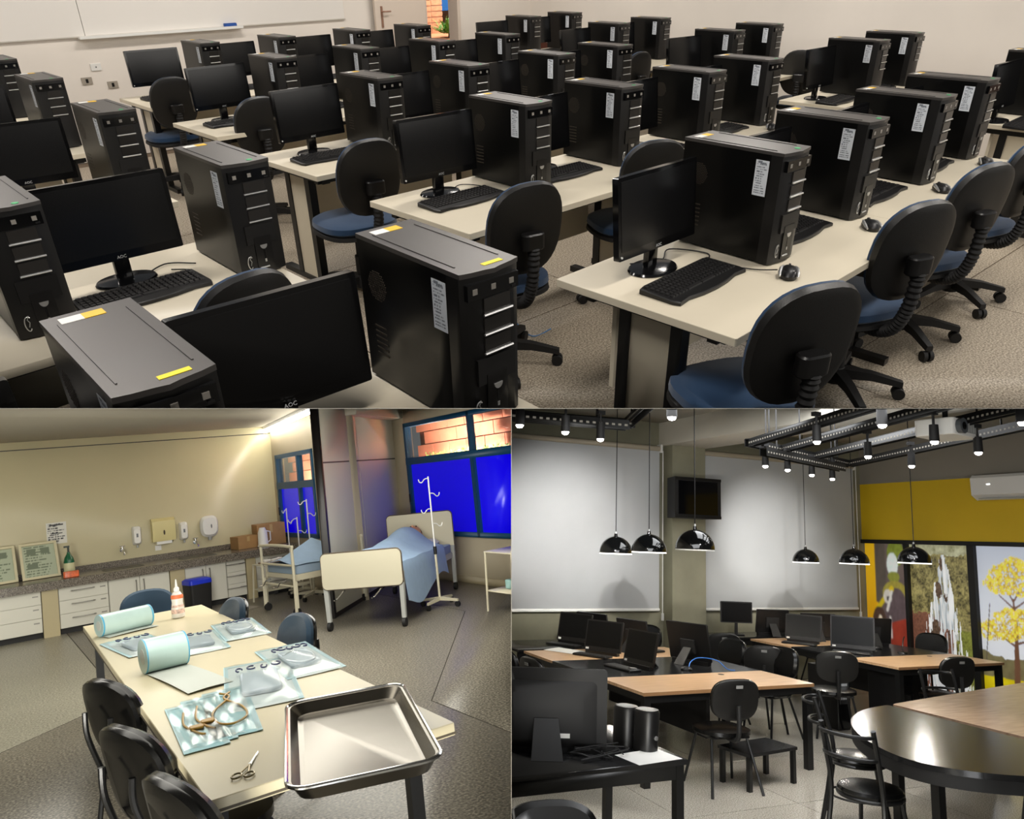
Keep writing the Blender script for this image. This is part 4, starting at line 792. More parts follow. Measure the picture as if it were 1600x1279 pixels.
solo('bed_sheet', MB().sheet(lambda u, v: (-.42 + .84 * u, .05 + .8 * v, .06 + .26 * max(0, 1 - abs(u - .45) * 2.6) * max(0, 1 - abs(v - .55) * 1.5) + .008 * math.sin(14 * u) * math.sin(9 * v)), 24, 20, .004), SHEET, 'blue sheet heaped on the tube framed bed', 'sheet', (2.62, 7.42, .52), (0, 0, math.radians(-84)))
# ---- drip stands
def drip(x, y, H_, hooks, lab, lean=0.0, base=True):
    t = thing('drip_stand', lab, 'drip stand', (x, y, 0), random.uniform(0, 1), group='white drip stands')
    part(t, 'lower_tube', MB().cyl((0, 0, .1), (0, 0, H_ * .42), .014), IVORY); part(t, 'grip', MB().cyl((0, 0, H_ * .40), (0, 0, H_ * .46), .02), BLK); part(t, 'pole', MB().cyl((0, 0, H_ * .44), (0, 0, H_), .009), WHITE)
    for i in range(hooks):
        z = H_ - .02 - i * .17; s_ = 1 if i % 2 else -1
        part(t, 'hook', MB().tube(smooth_path([(0, 0, z), (s_ * .05, 0, z - .005), (s_ * .09, 0, z - .04), (s_ * .12, 0, z - .03), (s_ * .13, 0, z)], 4), .006, 6), WHITE)
    for k in range(4):
        a = k * PI / 2 + .4; l = part(t, 'base_leg', MB().loft([[(-.015, 0, .07), (.015, 0, .07), (.015, 0, .11), (-.015, 0, .11)], [(-.012, .24, .06), (.012, .24, .06), (.012, .24, .085), (-.012, .24, .085)]]), IVORY, rot=(0, 0, a)); part(l, 'caster', MB().cyl((-.015, .23, .03), (.015, .23, .03), .03, n=12), BLKM)
drip(3.86, 5.75, 1.45, 4, 'tall white drip stand beside the boarded bed'); drip(3.32, 8.98, 1.18, 2, 'drip stand nearest the counter before the small window'); drip(3.30, 8.52, 1.06, 2, 'shortest drip stand, middle one before the small window'); drip(3.27, 8.02, 1.30, 2, 'drip stand with a hanging bag next to the partition')
# trolleys
def trolley(x, y, rz, w_, d_, h_, lab, tray=True):
    t = thing('instrument_trolley', lab, 'trolley', (x, y, 0), rz, group='ivory trolleys')
    for sx in (-1, 1):
        for sy in (-1, 1): part(t, 'leg', MB().cyl((sx * w_ * 1.04, sy * d_ * 1.04, .0), (sx * w_ * .96, sy * d_ * .96, h_), .012, n=8), IVORY)
    for z in (h_ * .35, h_): part(t, 'shelf', MB().box(-w_, w_, -d_, d_, z - .012, z).box(-w_, w_, -d_, -d_ + .01, z, z + .02), IVORY)
    return t
trolley(3.02, 8.52, .1, .3, .22, .50, 'ivory instrument trolley before the corner cabinet')
it = thing('instrument_tray', 'shallow tray of wrapped instruments on the ivory trolley', 'tray', (3.02, 8.52, .502), .1)
part(it, 'tray_pan', MB().box(-.24, .24, -.16, .16, 0, .015), mat('tray_brown', '#6d4e3a', .5))
for k in range(5): part(it, 'wrapped_pack', MB().rbox(-.05, .05, -.035, .035, .015, .05, .015), PAPER, (-.17 + .085 * k, .03 * (-1) ** k, 0), (0, 0, .4 * k))
trolley(4.28, 4.72, .0, .28, .25, .62, 'ivory side table cut by the edge beyond the bed')
solo('folded_towel', MB().rbox(-.15, .15, -.12, .12, 0, .09, .03), mat('towel_teal', '#8fb3b0', .8), 'folded teal towel on the lower shelf of the ivory side table', 'towel', (4.28, 4.72, .219))
# ================================================================== ROOM C: the study lounge
RM[0] = ROOMS['C']
YB, XR, CZ = 8.05, 8.69, 3.72
CONC = mat('concrete', '#8b8873', 0.7, noise=0.16, nscale=2.2, bump=.1, bscale=25)
GREYW = mat('wall_grey', '#918b80', 0.7, noise=.03, nscale=2); YELW = mat('wall_yellow', '#dcb81a', 0.6, noise=.03, nscale=2)
CEILC = mat('ceiling_pale', '#a8a397', 0.75); BEAMC = mat('beam_pale', '#c3beb1', .7)
TILE = mat_speckle('granite_tile', '#b5afa2', '#8f897e', '#d2ccc0', 110, 0.14, 0.7)
WOODT = mat_wood('oak_laminate', '#bd9670', '#d3b089', 0.3); BLKT = mat('black_laminate', '#1b1b1c', 0.2)
WOODR = mat_wood('oak_laminate_dark', '#8f7660', '#a98e76', 0.25, PI / 2)
fc = struct('floor', MB().box(-4, 10, -2.5, 8.4, -.06, -.004), mat('grout', '#6b665c', .8), 'pale granite tile floor of the study lounge')
tl = MB().box(.003, 1.097, .003, 1.097, -.006, 0).mesh('floor_tile')
for i in range(12):
    for j in range(9): part(fc, 'floor_tile', tl, TILE, (-3.6 + 1.1 * i - .04, -1.9 + 1.1 * j, 0))
struct('wall_back', MB().box(-3, 9, YB, YB + .15, 0, 4.2), CONC, 'bare concrete wall behind the roller blinds')
wr = struct('wall_right', MB().box(XR, XR + .15, 2, YB, 3.06, 4.2), GREYW, 'grey upper wall above the yellow band')
part(wr, 'yellow_band', MB().box(XR - .005, XR + .15, 2, YB, 2.14, 3.06), YELW, label='mustard yellow painted band')
part(wr, 'wall_base', MB().box(XR + .05, XR + .15, 2, YB, 0, 2.14), BLKM)
struct('ceiling', MB().box(-3, 9, 2.0, YB + .1, CZ, CZ + .1), CEILC, 'pale ceiling above the light rails')
struct('pillar_4', MB().box(4.78, 5.36, YB - .22, YB, 0, CZ), CONC, 'concrete column between the two roller blinds')
struct('beam_1', MB().box(4.70, 5.42, 2.5, YB, 3.38, CZ), BEAMC, 'pale beam running out from the concrete column')
struct('trim_5', MB().box(XR - .03, XR, 2.0, YB, 3.05, 3.065), GREYW, 'thin edge over the yellow band')
# murals
def vnoise(U, V, fx, fy, seed):
    rng = np.random.RandomState(seed); g = rng.rand(fy + 2, fx + 2); x, y = U * fx, V * fy; i, j = np.floor(x).astype(int), np.floor(y).astype(int); a, b_ = x - i, y - j
    a = a * a * (3 - 2 * a); b_ = b_ * b_ * (3 - 2 * b_); return (g[j, i] * (1 - a) + g[j, i + 1] * a) * (1 - b_) + (g[j + 1, i] * (1 - a) + g[j + 1, i + 1] * a) * b_
def fbm(U, V, fx, fy, seed): return (vnoise(U, V, fx, fy, seed) * .5 + vnoise(U, V, fx * 2, fy * 2, seed + 1) * .3 + vnoise(U, V, fx * 4, fy * 4, seed + 2) * .2)
def put(out, m, col, col2=None, n=None):
    c = np.array(srgb(col)); 
    if col2 is not None: c = c + (np.array(srgb(col2)) - c) * n[..., None]; out[m] = c[m]
    else: out[m] = c
def seg(U, V, asp, p, q, w0, w1):
    px, py = (U - p[0]) * asp, V - p[1]; dx, dy = (q[0] - p[0]) * asp, q[1] - p[1]; t = np.clip((px * dx + py * dy) / (dx * dx + dy * dy), 0, 1)
    return np.hypot(px - t * dx, py - t * dy) < w0 + (w1 - w0) * t
def paint_tree(U, V):
    U = np.clip(U + .13, 0, 1); asp = .47; o = np.empty(U.shape + (3,)); n = fbm(U, V, 6, 8, 4); put(o, V > -1, '#e9ecf2', '#c3cbda', np.clip(V * 1.1 - .1, 0, 1))
    n2 = fbm(U, V, 9, 12, 21); hz = .20 + .10 * fbm(U, V, 5, 1, 8)
    put(o, V < hz + .03 * n2 + .05 * np.exp(-((U - .08) / .12) ** 2) + .06 * np.exp(-((U - .85) / .2) ** 2), '#5d5138', '#87805a', n2)
    put(o, V < .15 + .01 * n, '#c9b40c', '#e8d520', n2)
    for p, q, a, b_ in (((.60, .12), (.62, .34), .020, .015), ((.62, .34), (.64, .50), .014, .010), ((.62, .36), (.38, .43), .008, .004), ((.63, .38), (.92, .43), .008, .004), ((.64, .5), (.62, .66), .009, .005), ((.62, .60), (.42, .68), .006, .003), ((.63, .60), (.86, .68), .006, .003), ((.62, .64), (.52, .74), .005, .003), ((.62, .64), (.74, .74), .005, .003)): put(o, seg(U, V, asp, p, q, a, b_), '#6b4a36')
    k = fbm(U, V, 26, 40, 30)
    for cx, cy, rx, ry in ((.62, .75, .40, .07), (.62, .82, .30, .07), (.66, .88, .14, .05), (.46, .46, .34, .07), (.80, .50, .34, .07), (.62, .54, .3, .06), (.3, .42, .16, .04)):
        m = (((U - cx) / rx) ** 2 + ((V - cy) / ry) ** 2 < .75 + 1.2 * (k - .3)) & (k > .33) & (vnoise(U, V, 70, 120, 77) > .30 - .12 * (k > .5)); put(o, m, '#a8840c', '#f6e452', np.clip((k - .28) * 2.6, 0, 1))
    put(o, seg(U, V, asp, (.16, .18), (.28, .62), .004, .003), '#5f5648')
    return o
def paint_fall(U, V):
    k = fbm(U, V, 14, 26, 41); f = vnoise(U, V, 60, 110, 43); o = np.empty(U.shape + (3,)); put(o, V > -1, '#332f1a', '#aa9f66', np.clip((k * .7 + f * .3 - .25) * 2.0, 0, 1)); put(o, (V > .9 + .05 * k), '#cfd0b0', '#6f6c40', k)
    put(o, (V < .42) & (U > .72), '#4c4c1c', '#99a04a', np.clip(k * .5 + f * .5, 0, 1)); put(o, (V < .45 + .1 * k) & (U < .66), '#4a2a20', '#946450', np.clip(k * .5 + f * .5, 0, 1))
    s_ = vnoise(U, V, 46, 7, 50) * .6 + vnoise(U, V, 90, 16, 51) * .4; half = .035 + .40 * np.clip(.93 - V, 0, 1) ** .95; c = .56 - .06 * (1 - V); d_ = np.abs(U - c) / half
    m = (d_ < .8 + .5 * s_) & (V < .93) & (s_ > .22 + .26 * np.clip(d_ - .3, 0, 1) + .14 * (V < .42)); put(o, m, '#8f9ba3', '#f4f6f7', np.clip((s_ - .2) * 2.2, 0, 1))
    for cx, cy, rx, ry in ((.47, .68, .06, .06), (.38, .40, .09, .08), (.58, .63, .03, .04), (.53, .86, .03, .05), (.60, .36, .02, .06)): put(o, (((U - cx) / rx) ** 2 + ((V - cy) / ry) ** 2 < .4 + .9 * k) & (s_ < .62), '#3d2a20', '#6e5a48', f)
    return o
def paint_macaw(U, V):
    k = fbm(U, V, 8, 14, 61); f = fbm(U, V, 30, 40, 66); o = np.empty(U.shape + (3,)); put(o, V > -1, '#54494a', '#6f5f58', k)
    put(o, U < .27 + .03 * k, '#c9860f', '#e0b01c', np.clip(V * 1.2, 0, 1)); put(o, (V < .30) & (U < .3), '#c0541c', '#d8781f', k); put(o, (U > .24) & (U < .5) & (V > .55), '#4a433d', '#5e554b', k)
    put(o, ((U - .75) / .2) ** 2 + ((V - .93) / .1) ** 2 < 1 + .5 * (k - .5), '#5f6a1c', '#8d9a3a', f); put(o, ((U - .66) / .13) ** 2 + ((V - .84) / .09) ** 2 < 1, '#c8d6cf', '#e8ecea', f); put(o, ((U - .68) / .14) ** 2 + ((V - .75) / .04) ** 2 < 1, '#6f7a2c', '#93923d', f)
    put(o, ((U - .70) / .30) ** 2 + ((V - .62) / .10) ** 2 < 1, '#8a7a2a', '#a8a04a', f); put(o, ((U - .72) / .27) ** 2 + ((V - .50) / .17) ** 2 < 1, '#4c3f41', '#65565a', f)
    put(o, seg(U, V, .4, (.25, .50), (.62, .66), .018, .022), '#c7b020'); put(o, ((U - .52) / .10) ** 2 + ((V - .60) / .055) ** 2 < 1, '#b9b1a8', '#d8d4cc', f); put(o, ((U - .53) / .04) ** 2 + ((V - .585) / .02) ** 2 < 1, '#2a2322')
    put(o, seg(U, V, .4, (.62, .64), (.50, .50), .01, .012), '#d6d2cc'); put(o, ((U - .30) / .17) ** 2 + ((V - .40) / .12) ** 2 < 1, '#3d2c24', '#594236', f); put(o, ((U - .32) / .07) ** 2 + ((V - .36) / .10) ** 2 < 1, '#c9b79c', '#ece2cf', f)
    put(o, (V < .34 + .12 * U) & (U > .55), '#7d2a20', '#a8402e', k); put(o, (V < .22) & (U > .3), '#8a2d1f', '#b5462c', k); put(o, seg(U, V, .4, (.56, .45), (.58, .30), .008, .006), '#cfc8c4'); return o
MUR = mat_vcol('mural_print', .35, .4)
def mural(name, y1, y0, fn, nu, nv, soft, lab):
    t = thing(name, lab, 'mural', (XR + .03, y1, .02), -PI / 2); part(t, 'print', paint(fn, y1 - y0, 2.08, nu, nv, .01, soft), MUR)
mural('wall_mural', YB - .02, 7.25, paint_macaw, 90, 200, 3, 'backlit mural of a macaw in the corner by the blind'); mural('wall_mural', 7.19, 6.20, paint_fall, 110, 200, 0, 'backlit mural of a white waterfall among foliage'); mural('wall_mural', 6.10, 5.12, paint_tree, 120, 200, 1, 'backlit mural of a yellow flowering tree'); 
fr = thing('mural_frame', 'black frame bars around the three backlit murals', 'frame', (XR, 0, 0))
for y0, y1 in ((7.19, 7.25), (6.10, 6.20)): part(fr, 'frame_bar', MB().box(-.04, .04, y0, y1, 0, 2.1), BLKM)
part(fr, 'frame_bar', MB().box(-.04, .04, 4.8, YB, 2.09, 2.15), BLKM)
# blinds
BLIND = mat('blind_grey', '#b3b5b6', .8, noise=.02, nscale=3)
def blind(x0, x1, lab):
    t = thing('roller_blind', lab, 'roller blind', ((x0 + x1) / 2, YB - .07, 0), group='grey roller blinds'); h = (x1 - x0) / 2
    part(t, 'fabric', MB().box(-h, h, -.002, .002, 1.06, 3.32), BLIND); part(t, 'bottom_bar', MB().cyl((-h, 0, 1.05), (h, 0, 1.05), .022, n=10), WHITE); part(t, 'roller', MB().cyl((-h, .01, 3.33), (h, .01, 3.33), .04, n=14), mat('roller_beige', '#a99f8c', .5)); part(t, 'bracket', MB().box(h, h + .03, -.04, .06, 3.27, 3.39), WHITE); part(t, 'pull_chain', MB().cyl((h + .06, 0, 3.3), (h + .06, 0, .95), .008, n=6), WHITE); part(t, 'chain_weight', MB().cyl((h + .06, 0, 1.0), (h + .06, 0, .9), .02, n=8), WHITE)
blind(1.6, 4.66, 'long grey roller blind left of the concrete column'); blind(5.42, 8.46, 'grey roller blind between the column and the murals')
# television box
tv = thing('television', 'black box television mounted high on the concrete column', 'television', (4.95, 7.42, 2.33))
part(tv, 'cabinet', MB().prism([(-.42, .0), (.36, 0), (.30, .35), (-.30, .35)], 0, .56), BLKM); part(tv, 'screen', MB().box(-.36, .30, -.006, 0, .05, .51), mat('tv_glass', '#08080a', .06)); part(tv, 'wall_arm', MB().box(-.08, .08, .3, .42, .2, .36), BLKM); part(tv, 'front_trim', MB().box(-.42, .36, -.01, 0, 0, .04).box(-.42, .36, -.01, 0, .52, .56), BLK)
# air conditioner
ac = thing('air_conditioner', 'white wall air conditioner on the yellow band', 'air conditioner', (XR - .006, 5.93, 2.72), -PI / 2)
part(ac, 'cover', MB().prism([(0, .02), (-.10, .0), (-.21, .07), (-.22, .30), (-.18, .34), (0, .34)], 0, 1.0, 'x'), WHITE); part(ac, 'louver', MB().box(.06, .94, -.17, -.10, .01, .025), GREYP); part(ac, 'display', MB().box(.22, .27, -.2225, -.219, .20, .215), mat('display_light', '#ffffff', .3, emit='#ffffff', estr=2)); part(ac, 'end_cap', MB().prism([(0, .015), (-.10, -.005), (-.215, .065), (-.225, .30), (-.18, .345), (0, .345)], -.012, 0, 'x'), WHITE)
# rails
PERF = mat('perforated_black', '#141414', .45)
def rail(p, q, lab):
    t = thing('light_rail', lab, 'light rail', (0, 0, 0), group='black perforated light rails'); p, q = Vector(p), Vector(q); d = (q - p); L = d.length; d.normalize(); sd = Vector((-d.y, d.x, 0)) * .035
    mb = MB(); up = Vector((0, 0, .07)); e = sd * .12
    for s_ in (-1, 1):
        a, b_ = p + sd * s_, q + sd * s_; mb.loft([[tuple(a - e), tuple(a + e), tuple(a + e + up), tuple(a - e + up)], [tuple(b_ - e), tuple(b_ + e), tuple(b_ + e + up), tuple(b_ - e + up)]])
    part(t, 'side_channel', mb, PERF, kind='stuff')
    part(t, 'top_web', MB().loft([[tuple(p - sd + up), tuple(p + sd + up), tuple(p + sd + up * 1.1), tuple(p - sd + up * 1.1)], [tuple(q - sd + up), tuple(q + sd + up), tuple(q + sd + up * 1.1), tuple(q - sd + up * 1.1)]]), PERF)
    hs = MB(); n = int(L / .055)
    for i in range(n):
        c = p + d * (.03 + .055 * i) + up * .5
        for s_ in (-1,): 
            o = c - sd * (1.14); w_ = d * .013; hs.loft([[tuple(o - w_ - Vector((0, 0, .008))), tuple(o + w_ - Vector((0, 0, .008))), tuple(o + w_ + Vector((0, 0, .008))), tuple(o - w_ + Vector((0, 0, .008)))], [tuple(o - w_ - Vector((0, 0, .008)) + sd * .1), tuple(o + w_ - Vector((0, 0, .008)) + sd * .1), tuple(o + w_ + Vector((0, 0, .008)) + sd * .1), tuple(o - w_ + Vector((0, 0, .008)) + sd * .1)]])
    part(t, 'perforations', hs, mat('perf_pale', '#8f8a80', .6), kind='stuff')
    for k in (.15, .85):
        c = p + d * L * k; part(t, 'hanger', MB().cyl((c.x, c.y, c.z + .07), (c.x, c.y, CZ), .008, n=6).cyl((c.x, c.y, CZ - .03), (c.x, c.y, CZ), .04, n=12), PERF)
ZR = 2.95
for p, q, lab in (((3.45, 4.62, ZR), (2.55, 2.0, ZR), 'leftmost long perforated rail of the projector frame'), ((4.05, 4.85, ZR), (3.02, 2.1, ZR), 'second perforated rail, left of the projector'), ((4.75, 5.10, ZR), (3.55, 2.0, ZR), 'perforated rail carrying the projector'), ((5.62, 5.42, ZR), (4.25, 2.3, ZR), 'rightmost long perforated rail before the yellow wall'), ((3.40, 4.62, ZR), (5.66, 5.44, ZR), 'far cross rail joining the projector frame'), ((3.35, 4.35, ZR - .12), (5.05, 5.0, ZR - .12), 'lower rail holding the row of four spots'),
                  ((-.4, 4.62, ZR), (1.85, 4.28, ZR), 'near left rail over the first table'), ((1.80, 4.30, ZR), (1.2, 2.9, ZR), 'short rail turning towards the viewer at upper left'), ((-.2, 4.0, ZR - .1), (1.5, 3.82, ZR - .1), 'lower left rail holding three spots')): rail(p, q, lab)
# spots
BULB = mat('bulb_glow', '#ffffff', .3, emit='#fff8ee', estr=26)
SP = [(.40, 3.46, 2.75), (.815, 3.57, 2.75), (1.215, 3.75, 2.75), (1.04, 2.57, 2.75), (3.485, 4.475, 2.75), (3.90, 4.62, 2.75), (4.47, 4.87, 2.75), (4.96, 5.06, 2.75), (2.54, 2.875, 2.75), (2.26, 2.06, 2.75), (3.53, 3.30, 2.75), (4.40, 3.59, 2.75), (3.14, 2.38, 2.75), (3.91, 2.60, 2.75), (2.79, 1.53, 2.75)]
SN = ['leftmost spot over the long blind', 'second spot over the long blind', 'third spot over the long blind', 'spot high above the concrete column', 'first of four spots on the lower rail', 'second of four spots on the lower rail', 'third of four spots on the lower rail', 'last of four spots on the lower rail', 'spot on the leftmost projector rail', 'highest spot beside the pale beam', 'spot below the middle projector rail', 'spot over the corner of the yellow wall', 'spot directly under the projector', 'spot right of the projector', 'spot at the upper right edge']
for (x, y, z), nm in zip(SP, SN):
    t = thing('spotlight', 'black cylinder ' + nm, 'spotlight', (x, y, z), group='spotlights on the rails')
    part(t, 'lamp_body', MB().cyl((0, 0, .0), (0, 0, .12), .034, .03, n=14), BLKM); part(t, 'stem', MB().cyl((0, 0, .12), (0, 0, .21), .009, n=8).box(-.03, .03, -.02, .02, .19, .22), BLKM); part(t, 'bulb', MB().lathe([(.0, -.022), (.018, -.018), (.026, -.006), (.026, .004)], 14), BULB)
def spot(loc, tgt, power, ang, col=(1, .97, .93), blend=1.0):
    l = bpy.data.lights.new('spot_beam', 'SPOT'); l.energy = power; l.spot_size = math.radians(ang); l.spot_blend = blend; l.color = col; l.shadow_soft_size = .03
    o = bpy.data.objects.new('spot_beam', l); COL.objects.link(o); o.parent = ROOMS['C']; o.location = loc; o.rotation_euler = (Vector(tgt) - Vector(loc)).to_track_quat('-Z', 'Y').to_euler()
for i, tgt, pw, an in ((1, (2.85, 7.98, 2.05), 1300, 32), (2, (3.3, 7.98, 1.6), 520, 46), (6, (6.6, 7.98, 2.15), 650, 32), (7, (6.7, 7.98, 1.6), 240, 44), (4, (5.6, 7.98, 1.6), 60, 40), (5, (3.0, 5.2, .75), 60, 60), (8, (2.9, 4.6, .75), 130, 60), (3, (1.6, 4.0, 0), 90, 70), (10, (3.4, 3.4, 0), 90, 70), (11, (6.3, 5.6, .75), 150, 60), (13, (3.6, 2.6, .75), 60, 60), (12, (3.2, 2.4, .75), 40, 60), (9, (2.2, 2.8, 0), 60, 70)):
    x, y, z = SP[i]; spot((x, y, z - .03), tgt, pw, an)
# pendants
PEND = [((2.727, 5.987, 1.851), .36, 'pendant over the far left of the first table', 1), ((2.772, 5.41, 1.883), .36, 'second pendant over the first table, lit', 1), ((2.70, 4.548, 1.93), .36, 'nearest and largest pendant, unlit, before the column', 0), ((6.008, 6.565, 1.795), .34, 'farthest pendant against the right blind', 1), ((5.945, 5.705, 1.814), .35, 'middle pendant of the right three', 1), ((5.905, 4.83, 1.858), .35, 'right pendant before the waterfall mural', 1)]
DOME = mat('pendant_black', '#0b0c0d', .08, coat=.6); INNER = mat('pendant_white', '#f2f0ea', .5)
for (x, y, z), dm, nm, lit in PEND:
    r = dm / 2; t = thing('pendant_lamp', 'glossy black dome ' + nm, 'pendant lamp', (x, y, z), group='black dome pendant lamps')
    pr_ = [(r * math.cos(a), r * 1.0 * math.sin(a)) for a in [PI / 2 * i / 10 for i in range(10)]]
    part(t, 'shade', MB().lathe(pr_ + [(.02, r), (.016, r + .03)], 32, cap=False), DOME)
    part(t, 'shade_inner', MB().lathe([(r * .985, -.012)] + [(p * .97, q * .97 - .002) for p, q in pr_] + [(.01, r * .96)], 32, cap=False), mat('pendant_white_lit', '#f6f2e8', .5, emit='#fffaf0', estr=2.2) if lit else INNER, label='white inside of the dome')
    part(t, 'cap', MB().cyl((0, 0, r), (0, 0, r + .05), .014, .01, n=10), SILVER); part(t, 'cord', MB().cyl((0, 0, r + .05), (0, 0, CZ - z), .005, n=6), BLKM)
    if lit:
        part(t, 'bulb', MB().lathe([(0, .02), (.03, .03), (.04, .06), (.02, .10), (.01, .12)], 14), BULB)
        l = bpy.data.lights.new('pendant_light', 'POINT'); l.energy = 14; l.color = (1, .95, .86); l.shadow_soft_size = .04; o = bpy.data.objects.new('pendant_light', l); COL.objects.link(o); o.parent = ROOMS['C']; o.location = (x, y, z - .03)
# projector
pj = thing('projector', 'white projector hanging under the rails', 'projector', (3.72, 2.72, 2.86), math.radians(12))
part(pj, 'case', MB().rbox(-.20, .22, -.15, .15, 0, .13, .03), WHITE); part(pj, 'lens', MB().cyl((-.12, -.15, .065), (-.12, -.19, .065), .055, .06, n=20), mat('lens_grey', '#55595c', .3)); part(pj, 'lens_glass', MB().cyl((-.12, -.188, .065), (-.12, -.193, .065), .03, n=16), BLKG); part(pj, 'vent_grille', MB().box(.0, .18, -.152, -.149, .03, .10), mat('vent_grey', '#9a9a96', .5)); part(pj, 'mount_arm', MB().cyl((0, 0, .13), (0, 0, .30), .02, n=10), BLKM)
for k in range(4): part(pj, 'vent_slot', MB().box(.03 + .04 * k, .045 + .04 * k, -.154, -.151, .035, .095), GREYP)
# tables
def ctable(x0, x1, y0, ya, yb, y1, lab):
    t = thing('study_table', lab, 'table', ((x0 + x1) / 2, y0, 0), group='oak and black study tables'); h = (x1 - x0) / 2
    for a, b_, m in ((0, ya - y0, WOODT), (ya - y0 + .002, yb - y0, BLKT), (yb - y0 + .002, y1 - y0, WOODT)): part(t, 'tabletop', MB().box(-h, h, a, b_, .725, .75), m)
    part(t, 'edge_band', MB().box(-h, h, -.004, 0, .722, .75), mat('edge_oak', '#8f6b48', .5))
    for sx in (-1, 1):
        for yy in (.04, (ya + yb) / 2 - y0, y1 - y0 - .04): part(t, 'leg', MB().box(sx * (h - .05) - .03, sx * (h - .05) + .03, yy - .03, yy + .03, 0, .725), STEEL_K)
        part(t, 'side_rail', MB().box(sx * (h - .05) - .02, sx * (h - .05) + .02, .04, y1 - y0 - .04, .66, .725), STEEL_K)
    part(t, 'cross_rail', MB().box(-h + .05, h - .05, .02, .06, .66, .725), STEEL_K); part(t, 'modesty_panel', MB().box(-.02, .02, .35, y1 - y0 - .35, .25, .70), BLKM)
    part(t, 'cable_port', MB().cyl((.35, ya - y0 - .1, .75), (.35, ya - y0 - .1, .752), .03, n=14), BLK)
ctable(1.95, 3.80, 4.25, 4.95, 5.92, 6.62, 'oak and black study table nearest the viewer'); ctable(5.52, 7.22, 4.78, 5.45, 6.35, 7.10, 'oak and black study table before the murals')
def desk(x0, x1, y0, y1, lab):
    t = thing('black_desk', lab, 'desk', ((x0 + x1) / 2, (y0 + y1) / 2, 0), group='black desks'); a, b_ = (x1 - x0) / 2, (y1 - y0) / 2
    part(t, 'desktop', MB().box(-a, a, -b_, b_, .722, .75), BLKT)
    for sx in (-1, 1):
        for sy in (-1, 1): part(t, 'leg', MB().box(sx * (a - .04) - .025, sx * (a - .04) + .025, sy * (b_ - .04) - .025, sy * (b_ - .04) + .025, 0, .722), STEEL_K)
    part(t, 'apron', MB().box(-a + .02, a - .02, -b_ + .02, -b_ + .05, .64, .722), STEEL_K)
desk(1.92, 3.6, 6.70, 7.45, 'black desk against the left blind'); desk(4.95, 6.5, 7.25, 7.78, 'black desk against the far wall under the right blind'); desk(-.75, 1.10, 2.50, 3.36, 'black desk nearest the viewer at lower left')
# all-in-one computers
def aio(x, y, rz, lab, kb=True, z=.752, W=.46, H=.30):
    t = thing('all_in_one_computer', lab, 'computer', (x, y, z), math.radians(rz), group='black all in one computers'); M_ = Matrix.Translation((0, 0, .03)) @ Matrix.Rotation(math.radians(-12), 4, 'X')
    mb = MB(); mb.M = M_; mb.prism(rrect(-W / 2, W / 2, 0, H + .03, .012, 3), -.012, .012, 'y'); part(t, 'housing', mb, BLK)
    mb = MB(); mb.M = M_; mb.box(-W / 2 + .015, W / 2 - .015, -.0135, -.011, .045, H + .015); part(t, 'screen', mb, mat('screen_grey', '#0a0a0b', .3, spec=.2))
    mb = MB(); mb.M = M_; mb.box(-W / 2 + .02, -W / 2 + .06, -.0135, -.0115, .01, .03); part(t, 'sticker', mb, PAPER)
    mb = MB(); mb.M = M_; mb.box(-.09, .09, .012, .03, .08, .22); part(t, 'back_cover', mb, BLKM)
    part(t, 'stand', MB().loft([[(-.05, .055, .16), (.05, .055, .16), (.05, .065, .16), (-.05, .065, .16)], [(-.06, .20, 0), (.06, .20, 0), (.06, .212, .0), (-.06, .212, .0)]]), BLKM); part(t, 'front_foot', MB().box(-W / 2 + .03, W / 2 - .03, -.03, .03, 0, .035), BLK)
    if kb:
        c, s_ = math.cos(math.radians(rz)), math.sin(math.radians(rz)); kx, ky = x + s_ * .20, y - c * .20
        k = thing('keyboard', 'slim dark keyboard of the ' + lab.replace('all in one computer', 'computer'), 'keyboard', (kx, ky, z), math.radians(rz), group='slim keyboards in the lounge')
        part(k, 'case', MB().rbox(-.21, .21, -.075, .075, 0, .018, .01), BLK); mb = MB()
        for r_ in range(5):
            for q in range(15): mb.box(-.20 + .0267 * q, -.20 + .0267 * q + .022, -.062 + .025 * r_, -.062 + .025 * r_ + .021, .018, .022)
        part(k, 'keys', mb.mesh('keys', False), mat('keys_grey', '#2c2d2e', .4), kind='stuff')
aio(2.78, 7.02, -62, 'all in one computer on the desk by the left blind'); aio(2.70, 6.20, -62, 'all in one computer on the oak end, first table'); aio(2.62, 5.36, -84, 'all in one computer on the black part, first table')
aio(3.36, 5.50, 106, 'all in one computer seen from behind, first table', False, W=.52, H=.36); aio(3.22, 6.35, 104, 'all in one computer turned away, back of the first table', True); aio(3.12, 7.1, 112, 'all in one computer turned away on the left desk', False)
aio(5.98, 6.62, -58, 'all in one computer on the oak end, second table'); aio(6.02, 5.85, -52, 'all in one computer on the black part, second table', True, W=.50, H=.36); aio(6.80, 6.25, 152, 'all in one computer seen from behind by the macaw mural', True); aio(6.45, 6.85, 150, 'all in one computer turned away at the second table end', False); aio(6.15, 7.4, 160, 'all in one computer turned away below the right blind', False)
fm = thing('flat_monitor', 'flat monitor on a stem on the far black desk', 'monitor', (5.62, 7.5, .752), math.radians(-25))
part(fm, 'panel', MB().prism(rrect(-.22, .22, .16, .45, .01, 2), -.015, .015, 'y'), BLK); part(fm, 'screen', MB().box(-.205, .205, -.017, -.014, .175, .435), SCRN); part(fm, 'stem', MB().box(-.02, .02, 0, .03, 0, .2), BLK); part(fm, 'foot', MB().rbox(-.1, .1, -.08, .09, 0, .012, .02), BLK)
nm_ = thing('rear_monitor', 'large black monitor seen from behind at lower left', 'monitor', (.36, 2.86, .752), math.radians(158))
